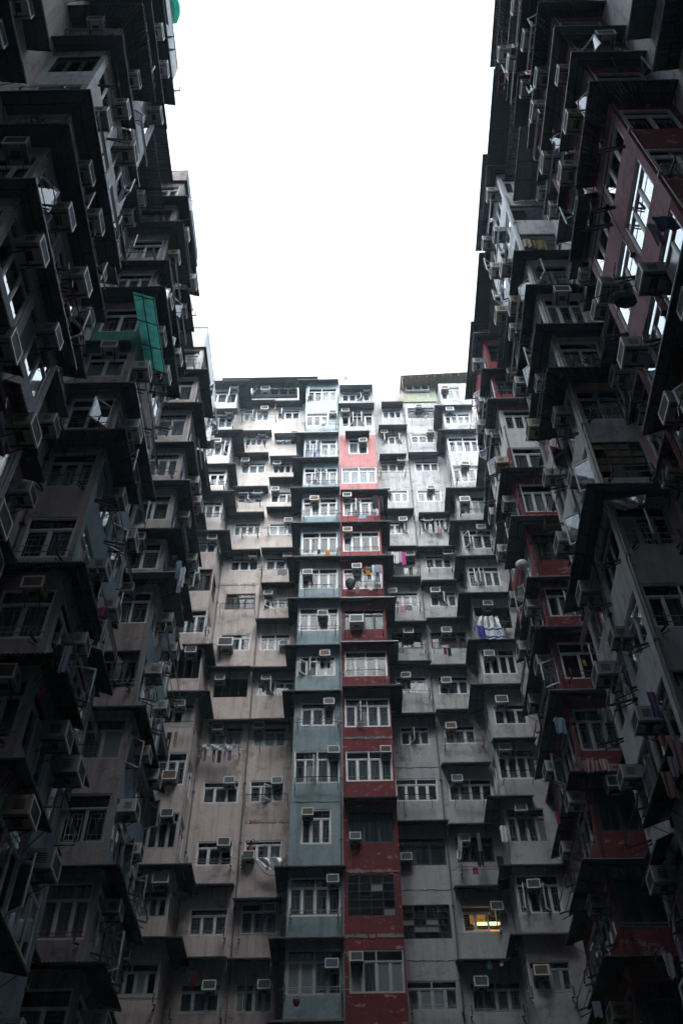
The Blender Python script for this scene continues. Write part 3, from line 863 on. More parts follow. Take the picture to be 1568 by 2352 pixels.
# measured from the photograph.  W window: x0 x1 top bottom columns style opens | A awning: x0 x1 edge kind wrap | K air conditioner | S rack
TABLE = """
W LO 13 C1 290 570 250 360 3 w 3
A LO 13 C1 330 665 160 c R
K LO 13 C1 498 185 568 265
W LO 12 C1 315 535 465 580 3 g
A LO 12 C1 300 555 410 l -
K LO 12 C1 452 410 522 500
S LO 12 C1 335 515 560 b
W LO 11 C1 275 475 700 835 3 w 1,-3
A LO 11 C1 240 605 603 c R
K LO 11 C1 342 672 414 750
W LO 10 C1 230 480 965 1105 3 w
A LO 10 C1 200 535 905 f R
S LO 10 C1 240 435 1095 b
W LO 9 C1 195 440 1240 1395 3 w
A LO 9 C1 200 530 1150 f R
S LO 9 C1 210 412 1400 r
W LO 8 C1 120 395 1600 1705 3 w
A LO 8 C1 160 487 1505 f R
K LO 8 C1 293 1535 378 1630
W LO 7 C3 540 790 60 255 3 b
K LO 7 C3 560 50 665 150
W LO 6 C3 440 760 425 635 3 w
S LO 6 C3 480 720 620 b
W LO 5 C3 380 690 780 1040 4 o
A LO 5 C3 500 730 732 k R
K LO 5 C3 540 745 640 860
W LO 4 C3 330 640 1262 1445 3 g
A LO 4 C3 270 755 1155 d R
K LO 4 C3 445 1222 540 1330
S LO 4 C3 330 610 1500 r
W LO 3 C3 180 595 1705 2000 4 w
K LO 3 C3 340 1868 465 1960
W LO 2 C6 280 640 297 580 4 g
K LO 2 C6 478 260 575 365
W LO 1 C6 215 550 905 1120 4 g
A LO 1 C6 170 720 705 c R
K LO 1 C6 420 768 548 840
W LO 0 C6 0 485 1480 1735 5 g
A LO 0 C6 60 645 1277 d R
K LO 0 C6 145 1365 240 1435
S LO 0 C6 120 415 1790 b
W B1 13 C1 685 1092 216 290 5 g 1
A B1 13 C1 420 1280 138 c -
K B1 13 C1 770 212 850 290
W B1 12 C1 610 838 425 520 4 w -2
A B1 12 C1 590 895 335 c -
K B1 12 C1 770 380 835 460
W B2 12 C1 915 1115 425 505 3 w -1
A B2 12 C1 897 1135 340 c -
S B2 12 C1 600 900 490 b
W B1 11 C1 625 825 650 740 4 w
A B1 11 C1 600 862 605 l -
K B1 11 C1 748 608 815 690
S B1 11 C1 640 800 715 b
W B2 11 C1 895 1100 655 738 3 w
A B2 11 C1 885 1105 630 l -
K B2 11 C1 1035 605 1105 735
W B1 10 C1 585 808 895 992 3 w
A B1 10 C1 565 835 806 c -
K B1 10 C1 595 845 665 940
W B2 10 C1 872 1090 890 990 4 w
A B2 10 C1 845 1120 834 l -
K B2 10 C1 878 868 945 950
W B1 9 C1 553 785 1160 1258 3 w -2
A B1 9 C1 500 830 1108 f -
K B1 9 C1 700 1130 775 1230
S B1 9 C1 555 760 1250 b
W B2 9 C1 850 1075 1155 1255 3 w -3
A B2 9 C1 838 1120 1026 k -
K B2 9 C1 862 1103 932 1205
W B1 8 C1 520 762 1437 1550 4 w
A B1 8 C1 470 795 1340 f -
S B1 8 C1 600 740 1530 b
W B2 8 C1 835 1085 1440 1545 3 w
A B2 8 C1 815 1120 1292 k -
K B2 8 C1 980 1380 1052 1470
S B2 8 C1 835 1050 1500 b
W B1 7 C1 488 745 1750 1865 3 w
A B1 7 C1 425 762 1676 f -
K B1 7 C1 655 1690 735 1785
W B2 7 C1 805 1075 1745 1860 3 w
A B2 7 C1 768 1110 1658 f -
K B2 7 C1 970 1690 1045 1790
S B2 7 C1 775 1040 1860 b
W B1 6 C3 890 1160 280 422 3 b
S B1 6 C3 845 1160 425 r
W B2 6 C3 1235 1500 330 412 4 w -1
A B2 6 C3 1215 1520 178 y -
K B2 6 C3 1245 235 1322 310
S B2 6 C3 1345 1500 425 r
W B1 5 C3 840 1117 640 790 3 w
K B1 5 C3 835 690 970 800
W B2 5 C3 1205 1475 640 788 4 w
A B2 5 C3 1165 1520 500 f -
K B2 5 C3 1380 685 1460 780
W B1 4 C3 785 1090 1040 1208 4 o
A B1 4 C3 735 1125 933 c -
K B1 4 C3 808 992 895 1100
W B2 4 C3 1172 1510 1040 1195 4 w -2
A B2 4 C3 1128 1520 935 f -
K B2 4 C3 1222 990 1308 1090
W B1 3 C3 740 1045 1480 1640 4 g
A B1 3 C3 735 1098 1408 f -
K B1 3 C3 783 1435 880 1530
S B1 3 C3 670 1020 1700 b
W B2 3 C3 1140 1440 1475 1650 3 g
A B2 3 C3 1102 1480 1400 f -
K B2 3 C3 1150 1420 1245 1520
S B2 3 C3 1205 1490 1660 r
W B1 2 C6 795 1080 55 225 3 w
K B1 2 C6 970 5 1055 110
W B2 2 C6 1165 1440 45 215 3 w -2
K B2 2 C6 1345 8 1430 100
S B2 2 C6 1135 1470 225 r
W B1 1 C6 742 1030 522 715 3 w
K B1 1 C6 920 487 1020 600
S B1 1 C6 680 1020 700 b
W B2 1 C6 1125 1420 515 660 3 w
K B2 1 C6 1115 590 1210 690
S B2 1 C6 1110 1460 690 b
W B1 0 C6 685 990 1048 1262 3 w
A B1 0 C6 700 1040 857 c -
S B1 0 C6 620 970 1270 b
W B2 0 C6 1090 1390 1005 1255 3 w
A B2 0 C6 1036 1420 967 f -
K B2 0 C6 1277 1000 1375 1070
S B2 0 C6 1085 1420 1270 b
W B1 -1 C6 605 930 1640 1875 3 g
A B1 -1 C6 640 985 1432 f -
K B1 -1 C6 805 1605 910 1680
S B1 -1 C6 545 940 1900 b
W B2 -1 C6 1045 1350 1640 1870 4 g
A B2 -1 C6 985 1330 1440 c -
K B2 -1 C6 1235 1597 1335 1670
W BL 13 C1 1175 1450 230 348 4 w 1
A BL 13 C1 1100 1462 152 c L
W BL 12 C1 1165 1370 450 565 3 w
K BL 12 C1 1378 415 1445 475
S BL 12 C1 1165 1440 555 b
W BL 11 C1 1155 1450 690 838 4 w 1,-2
A BL 11 C1 1108 1465 625 l L
S BL 11 C1 1168 1348 825 r
W BL 10 C1 1140 1455 945 1090 4 w -2,3
A BL 10 C1 1050 1467 850 c L
S BL 10 C1 1200 1440 1100 r
W BL 9 C1 1135 1450 1215 1378 4 w
A BL 9 C1 1030 1475 1117 c L
K BL 9 C1 1207 1185 1285 1280
S BL 9 C1 1150 1445 1355 b
W BL 8 C1 1120 1455 1520 1712 4 w
A BL 8 C1 1048 1480 1433 d L
S BL 8 C1 1120 1450 1705 b
W BL 7 C4 222 562 55 235 4 w
A BL 7 C4 110 590 -55 y L
K BL 7 C4 247 53 333 150
S BL 7 C4 262 525 255 r
W BL 6 C4 212 570 408 612 4 w
A BL 6 C4 125 585 317 f L
K BL 6 C4 382 420 472 525
S BL 6 C4 235 540 600 p
W BL 5 C4 195 540 842 1018 4 w -1,2
A BL 5 C4 100 580 737 f L
K BL 5 C4 400 775 490 885
W BL 4 C4 228 535 1258 1465 3 w
A BL 4 C4 58 592 1150 d L
K BL 4 C4 437 1205 530 1310
S BL 4 C4 200 565 1440 b
W BL 3 C4 165 585 1690 1980 4 w -2
K BL 3 C4 470 1635 575 1790
S BL 3 C4 175 562 2005 r
W BL 2 C7 395 635 272 545 3 w
K BL 2 C7 405 248 493 360
W BL 1 C7 295 715 805 1112 4 w
A BL 1 C7 213 752 716 f L
K BL 1 C7 600 770 695 870
S BL 1 C7 315 690 1110 b
W BL 0 C7 272 722 1372 1732 4 g
A BL 0 C7 140 740 1280 c L
K BL 0 C7 587 1432 692 1580
S BL 0 C7 270 715 1710 b
A BL -1 C7 130 740 1937 d L
W RD 13 C2 150 405 265 345 4 w 3
A RD 13 C2 130 425 200 l -
K RD 13 C2 340 210 402 280
W RD 12 C2 145 432 447 572 4 w 2,-3
A RD 12 C2 118 440 362 l -
K RD 12 C2 145 400 215 485
W RD 11 C2 210 387 682 818 2 w
A RD 11 C2 180 398 612 k -
K RD 11 C2 303 668 375 750
W RD 10 C2 148 468 937 1082 4 w
W RD 9 C2 160 482 1215 1372 4 w -2
A RD 9 C2 138 565 1137 f R
K RD 9 C2 158 1155 235 1250
S RD 9 C2 205 450 1390 r
W RD 8 C2 160 492 1515 1692 4 w
A RD 8 C2 145 572 1425 f R
K RD 8 C2 160 1465 240 1560
S RD 8 C2 225 480 1705 r
W RD 7 C4 610 965 55 237 4 w
A RD 7 C4 592 1065 -62 c R
K RD 7 C4 690 0 775 90
S RD 7 C4 650 915 225 r
W RD 6 C4 615 985 425 605 4 d
A RD 6 C4 586 1066 315 l R
K RD 6 C4 667 480 790 600
S RD 6 C4 625 970 610 b
W RD 5 C4 625 1012 795 1020 4 w
A RD 5 C4 587 1092 710 l R
S RD 5 C4 635 985 1030 r
W RD 4 C4 625 1040 1218 1475 4 w 2
A RD 4 C4 598 1147 1103 d R
W RD 3 C4 635 1058 1690 1962 4 w
K RD 3 C4 940 1630 1038 1810
W RD 2 C7 770 1140 285 537 3 d
A RD 2 C7 730 1160 174 k -
K RD 2 C7 778 437 866 560
W RD 1 C7 765 1145 785 1108 4 s
W RD 0 C7 778 1235 1372 1715 4 g
K RD 0 C7 783 1378 885 1550
W G1 12 C2 515 687 417 497 3 w
A G1 12 C2 505 700 349 f -
W G2 12 C2 745 985 405 497 4 d 3
K G2 12 C2 808 362 870 425
S G2 12 C2 780 985 500 r
W G1 11 C2 505 695 640 732 3 w 1,-3
A G1 11 C2 480 736 556 l -
K G1 11 C2 497 590 560 680
W G2 11 C2 770 985 635 720 3 w
K G2 11 C2 908 585 972 665
S G2 11 C2 770 1000 720 q
W G1 10 C2 495 720 880 977 3 w
A G1 10 C2 488 730 817 k -
K G1 10 C2 645 838 715 920
S G1 10 C2 500 720 980 p
W G2 10 C2 805 1022 877 972 3 w
A G2 10 C2 748 1012 800 l -
W G1 9 C2 560 750 1142 1250 3 w
K G1 9 C2 520 1110 590 1200
W G2 9 C2 830 1050 1140 1245 3 w
K G2 9 C2 915 1087 980 1170
W G1 8 C2 570 747 1422 1537 3 w -3
A G1 8 C2 548 797 1307 f -
K G1 8 C2 660 1372 733 1460
W G2 8 C2 868 1117 1400 1530 4 w -1,-3
A G2 8 C2 840 1122 1341 f -
K G2 8 C2 880 1372 955 1450
S G2 8 C2 850 1110 1500 b
W G1 7 C2 615 805 1695 1832 3 d
A G1 7 C2 560 822 1642 f -
K G1 7 C2 720 1682 800 1790
S G1 7 C2 620 830 1850 b
W G2 7 C2 903 1142 1725 1842 3 w
A G2 7 C2 822 1167 1645 f -
K G2 7 C2 1055 1670 1138 1750
S G2 7 C2 935 1140 1830 b
W G1 6 C4 1070 1292 265 397 3 w
A G1 6 C4 1040 1310 125 c -
K G1 6 C4 1012 218 1090 310
S G1 6 C4 1100 1300 395 b
W G2 6 C5 273 515 260 395 3 w -2
A G2 6 C5 195 507 155 f -
K G2 6 C5 272 215 358 310
W G1 5 C4 1052 1325 630 772 3 d
A G1 5 C4 1000 1357 525 f -
K G1 5 C4 1145 575 1235 680
S G1 5 C4 1090 1350 770 b
W G2 5 C5 282 605 625 772 4 d
A G2 5 C5 237 610 493 c -
K G2 5 C5 367 570 455 670
S G2 5 C5 305 605 775 q
W G1 4 C4 1085 1367 1020 1178 3 w
A G1 4 C4 1030 1402 880 f -
K G1 4 C4 1127 972 1213 1080
S G1 4 C4 1140 1385 1180 b
W G2 4 C5 348 622 1017 1182 3 w
A G2 4 C5 262 603 913 c -
K G2 4 C5 367 1018 455 1130
W G1 3 C4 1125 1392 1470 1637 3 w 2
A G1 3 C4 1040 1442 1350 f -
W G2 3 C5 403 687 1460 1627 3 w
A G2 3 C5 322 617 1315 c -
K G2 3 C5 405 1423 500 1510
S G2 3 C5 405 750 1620 b
W G1 2 C8 165 500 30 207 4 w
S G1 2 C8 225 450 225 r
W G2 2 C8 582 932 30 205 4 w
A G2 2 C5 375 818 1795 f -
K G2 2 C8 600 -10 685 90
S G2 2 C8 630 855 215 r
W G1 1 C8 185 562 500 712 3 d
A G1 1 C8 175 580 358 c -
K G1 1 C8 200 600 288 690
W G2 1 C8 648 942 490 687 3 d
A G2 1 C8 578 885 382 r -
K G2 1 C8 648 455 737 520
S G2 1 C8 680 980 760 p
W G1 0 C8 215 607 1020 1287 4 s
W G2 0 C8 690 1005 1022 1237 3 w -3
A G2 0 C8 627 1002 870 f -
K G2 0 C8 900 985 997 1080
W G1 -1 C8 253 662 1615 1852 4 g
S G1 -1 C8 290 690 1850 b
W G2 -1 C8 763 1168 1620 1862 4 g
A G2 -1 C8 640 1070 1447 c -
K G2 -1 C8 770 1573 880 1650
S G2 -1 C8 760 1170 1880 b
W RO 13 C2 1010 1225 215 330 3 w
K RO 13 C2 1038 198 1105 275
W RO 12 C2 1075 1310 455 552 4 w
A RO 12 C2 985 1330 378 l L
K RO 12 C2 1080 390 1150 470
W RO 11 C2 1095 1385 668 802 4 w
A RO 11 C2 1012 1380 598 f L
W RO 10 C2 1135 1428 920 1070 4 g
K RO 10 C2 1218 873 1290 960
S RO 10 C2 1180 1420 1050 b
W RO 9 C2 1205 1450 1200 1357 4 g
A RO 9 C2 1085 1450 1120 f L
K RO 9 C2 1205 1200 1295 1280
S RO 9 C2 1215 1445 1330 b
W RO 8 C2 1217 1512 1500 1667 3 w 1
A RO 8 C2 1125 1500 1412 f L
K RO 8 C2 1355 1440 1435 1530
S RO 8 C2 1290 1500 1640 b
W RO 7 C5 602 912 35 215 4 w -1,2
A RO 7 C5 500 910 -62 f L
W RO 6 C5 680 1010 400 590 4 o
A RO 6 C5 525 1000 270 k L
K RO 6 C5 740 328 825 430
S RO 6 C5 670 940 560 b
W RO 5 C5 730 1058 775 1002 4 w
A RO 5 C5 610 1060 690 k L
K RO 5 C5 750 778 843 880
W RO 4 C5 850 1152 1270 1452 3 w
A RO 4 C5 630 1095 1090 c L
K RO 4 C5 850 1190 960 1260
W RO 3 C5 845 1245 1670 1942 4 w
A RO 3 C5 832 1228 1573 f -
K RO 3 C5 880 1612 988 1730
S RO 3 C5 930 1195 1945 r
W RO 2 C8 1025 1372 262 532 4 g
A RO 2 C8 880 1250 165 r L
K RO 2 C8 1092 215 1188 300
W RO 1 C8 1107 1483 785 1087 4 w -1,-3
A RO 1 C8 1020 1500 706 f L
K RO 1 C8 1187 812 1290 890
W RO 0 C8 1210 1562 1460 1700 4 g
A RO 0 C8 1102 1560 1250 c L
K RO 0 C8 1240 1485 1355 1570
S RO 0 C8 1230 1560 1730 b
"""
SPECIAL_CUR = {('G2', 0): 'bare', ('RD', 3): 'cur_b', ('RD', 0): 'cur_b', ('RD', 10): 'cur_w', ('LO', 7): 'cur_b', ('RD', 4): 'cur_g', ('RO', 8): 'cur_b'}
RACK_LOOK = {'r': ('iron', 'round cornered black drying rack'), 'q': ('redrod', 'rust red drying rack'), 'b': ('chrome', 'iron post drying rack'), 'p': ('redrod', 'red rod drying rack')}
RACK_AT = {}
for line in TABLE.strip().splitlines():
    t = line.split()
    kind, colm, n, c = t[0], t[1], int(t[2]), t[3]
    D = WALLDEPTH[colm]; face = F[COLKEY[colm]]
    place = '%s, %s' % (WHERE[colm], storey(13 - n))
    v = [float(q) for q in t[4:8]] if kind in 'WK' else [float(q) for q in t[4:7]]
    if kind == 'W':
        x0, x1, yt, yb = v
        a, b = far(c, x0, yb, D), far(c, x1, yb, D)
        top = far(c, (x0 + x1) / 2, yt, D); bot = far(c, (x0 + x1) / 2, yb, D)
        u0 = max(a.x, face.u0 + .06); u1 = min(b.x, face.u1 - .06)
        opens = [int(q) for q in t[10].split(',')] if len(t) > 10 else ()
        H = top.z - bot.z
        kw = {}
        if (colm, n) in SPECIAL_CUR: kw['cur'] = SPECIAL_CUR[(colm, n)]
        elif n >= 8: kw['cur'] = rnd.choice(['cur_w', 'cur_w', 'cur_w', 'cur_g', 'cur_p'])
        elif n >= 2: kw['cur'] = rnd.choice(['cur_w', 'cur_g', 'cur_g', 'cur_b', 'cur_b', 'cur_d', None])
        elif n <= 1: kw['cur'] = rnd.choice(['cur_g', 'cur_b', None, 'cur_d'])
        lab = None
        if (colm, n) == ('G2', 0): lab = 'window lit orange from inside'
        if t[9] == 's': lab = 'old steel window of many small panes'
        if t[9] == 'b': lab = 'window with a dark brown frame'
        if t[9] == 'o': lab = 'dark opening with thin bars and no glass'
        add_window(face, u0, u1, bot.z, top.z, int(t[8]), t[9], 0.27 if H > 1.0 else 0.25, opens, label=lab, **kw)
        face.cuts.append(bot.z - .9)
    elif kind == 'A':
        x0, x1, y = v
        p = 1.1 if (n == 13 and colm in "B1 LO") else (1.0 if (n == 13 and colm == "BL") else 0.7)
        a, b = far(c, x0, y, D - p), far(c, x1, y, D - p)
        wrap = t[8] if len(t) > 8 else '-'
        ua, ub = a.x, b.x
        path = []
        if wrap == 'L':
            ua = face.u0; p = max(.5, min(1.3, face.u0 - a.x)); path = [(ua, DR - DF if COLKEY[colm] != 'LO' else 1.4)]
        if wrap == 'R':
            ub = face.u1; p = max(.5, min(1.3, b.x - face.u1))
        a = far(c, x0, y, D - p)
        path += [(ua, 0), (ub, 0)]
        if wrap == 'R': path += [(ub, DR - DF)]
        add_awning(face, path, a.z, t[7], p, (.2 if p < 1 else .3) + .1 * rnd.random())
    elif kind == 'K':
        x0, y0, x1, y1 = v
        a, b = far(c, x0, y0, D - .46), far(c, x1, y0, D - .46)
        w = max(.42, min(.80, b.x - a.x)); s = w / .56
        add_ac(face, a.x, a.z - .40 * s, place, s)
    elif kind == 'S':
        x0, x1, y = v
        a, b = far(c, x0, y, D - .38), far(c, x1, y, D - .38)
        mt, look = RACK_LOOK[t[7]]
        RACK_AT[(colm, n)] = (face, a.x, b.x, a.z)
        if t[7] in 'rq':
            add_rail(face, a.x, b.x, a.z + .08, place, mt, look=look)
        else:
            add_bars(face, a.x, b.x, a.z + .1, place, mt, rnd.choice([2, 2, 3]), look=look)

# side walls of the projecting bays, with glazing where the photograph shows it
sideL = Face(beige, 'side', (XL, DF, 0), RPI, 0, DR - DF, 0, ZT['LO'], [M['pink'], M['beige']], by_floor(lambda n: 1 if n >= 9 else 0), .35)
for n in (13, 11, 10, 9, 8, 7, 6, 3, 2, 1):
    add_window(sideL, .12, 1.15, sill(n) + .05, sill(n) + 1.55, 2, 'b' if n == 7 else 'w', .28, cur='cur_g', grille=False)
sideR = Face(greyb, 'side', (XG, DR, 0), -RPI, 0, DR - DF, 0, ZT['RO'], [M['grey'], M['dullwhite']], by_floor(lambda n: 1 if n >= 4 else 0), .35)
for n in (12, 11, 10, 9, 8, 7, 5, 4, 3, 2, 1, 0):
    add_window(sideR, .25, 1.28, sill(n) + .05, sill(n) + 1.5, 2, 'w', .28, cur='cur_g', grille=False)
plainsides = [Face(blueb, 's', (XB0, DR, 0), -RPI, 0, DR - DF, 0, ZT['BL'], [M['blue'], M['bluelite']], F['BL'].paint),
              Face(redb, 's', (XR1, DF, 0), RPI, 0, DR - DF, 0, ZT['RD'], [M['red'], M['redmid'], M['redfade'], M['dullwhite']], F['RD'].paint)]
for f in list(F.values()) + [sideL, sideR] + plainsides:
    f.build()

# storey seams, patched mouldings and down pipes on the far wall
def seam(face, u0, u1, z, mat, bld, h=.10):
    mb = MB(); L = u1 - u0; n = max(8, int(L / .07))       # broken cement edge, its lower and upper line ragged
    lo = [rnd.uniform(-.05, .02) for _ in range(n + 1)]; hi = [h + rnd.uniform(-.06, .05) for _ in range(n + 1)]
    for i in range(n):
        if rnd.random() < .06: continue
        a, b = L * i / n, L * (i + 1) / n
        mb.quad((a, -.022, lo[i]), (b, -.022, lo[i + 1]), (b, -.022, hi[i + 1]), (a, -.022, hi[i]))
        mb.quad((a, -.022, lo[i]), (a, .02, lo[i]), (b, .02, lo[i + 1]), (b, -.022, lo[i + 1]))
        mb.quad((a, -.022, hi[i]), (b, -.022, hi[i + 1]), (b, .02, hi[i + 1]), (a, .02, hi[i]))
    return face.place('cornice_band', mb.mesh('cornice_band', [M[mat]]), u0, z, bld)


for u, z0, z1, fc, bld in ((XL + .12, 20, 46, 'B', beige), (XB1 - .08, 14, 54, 'BL', blueb), ((XL + XB0) / 2 + .1, 12, 40, 'B', beige), (far('C2', 752, 900, DR).x, 12, 55, 'G', greyb)):
    mb = MB(); D_ = -.07
    mb.tube([(0, D_, 0), (0, D_, z1 - z0)], .033, 8)
    for k in range(int((z1 - z0) / 2.8)):
        mb.box(-.055, .055, D_ - .045, .03, k * 2.8 + .6, k * 2.8 + .66)
    F[fc].place('drain_pipe', mb.mesh('drain_pipe', [M['lipd']]), u, z0, bld)
for (c, x0, x1, y, fc, bld, m) in (('C4', 615, 1050, 1585, 'RD', redb, 'cement'), ('C7', 745, 1205, 1280, 'RD', redb, 'cement'), ('C8', 215, 610, 905, 'G', greyb, 'grey'),
                                   ('C8', 255, 640, 1462, 'G', greyb, 'grey'), ('C4', 1080, 1500, 1840, 'G', greyb, 'grey'), ('C3', 845, 1215, 208, 'B', beige, 'pink2'),
                                   ('C6', 1140, 1480, 378, 'B', beige, 'pink2'), ('C7', 320, 725, 215, 'BL', blueb, 'blue'), ('C7', 745, 1190, 770, 'RD', redb, 'cement')):
    D_ = F[fc].org.y
    a, b = far(c, x0, y, D_), far(c, x1, y, D_)
    seam(F[fc], a.x, min(b.x, F[fc].u1 - .01), a.z, m, bld)
# ------------------------------------------------------------------ the two wings: three projecting bays each, narrow end wall to the viewer
XC, XD = 6.8, 8.4                            # courtyard face of the bays / of the recesses between them
BL_ = 4.1                                    # length of a bay along the courtyard
ZW = 45.8
ZTOP = {('L', 1): 45.5, ('L', 2): 46.1, ('R', 1): 46.0}
YS = [8.2, 16.5, 24.7]
NEAR = ['nearest', 'middle', 'farthest']
# paint of the end wall and of the courtyard wall by storey
PAINT = {
    ('L', 0): (lambda n: ['pink', 'white', 'pink2'][1 if n == 5 else 0], lambda n: 'white' if n in (4, 5) else 'grey', lambda n: 'pink'),
    ('L', 1): (lambda n: 'teal' if n == 5 else 'pink2', lambda n: 'bluegrey' if n < 4 else 'cement', lambda n: 'teal' if n in (5, 6) else 'pink2'),
    ('L', 2): (lambda n: 'white' if n >= 9 else ('pink' if n > 4 else 'pink2'), lambda n: 'bluegrey' if n < 7 else 'white', lambda n: 'bluegrey' if n < 5 else 'beige'),
    ('R', 0): (lambda n: 'red' if n < 9 else 'white', lambda n: 'mauve' if n > 1 else 'red', lambda n: 'white' if n > 4 else 'mauve'),
    ('R', 1): (lambda n: 'cream' if n in (4, 5) else ('white' if n > 5 else 'grey'), lambda n: 'white', lambda n: 'mauve' if n < 4 else 'white'),
    ('R', 2): (lambda n: 'white' if n in (7,) else ('red' if n < 7 else 'redmid'), lambda n: 'redmid' if n not in (7, 8) else 'white', lambda n: 'redmid' if n < 6 else 'white'),
}
NAMES = {
    ('L', 0): 'nearest left bay tower, pink end wall at the top left edge of the photo',
    ('L', 1): 'middle left bay tower with pink end wall and teal awning',
    ('L', 2): 'farthest left bay tower with pink end wall and slate blue courtyard side',
    ('R', 0): 'nearest right bay tower with dark red end wall and mauve courtyard side',
    ('R', 1): 'middle right bay tower, stained white, with coloured glass window',
    ('R', 2): 'farthest right bay tower, red painted end wall, next to grey corner',
}
WING = {}
NO_AWN = {('R', 1): (2, 0, 7, 8, -1), ('R', 2): (6,), ('L', 2): (2, 0), ('L', 1): (1,), ('L', 0): (4,), ('R', 0): (1, 2)}
AKIND = {('L', 1, 4): 'g', ('L', 2, -2): 'k'}


def wing_paint(fn, keys):
    return by_floor(lambda n: keys.index(fn(n)))


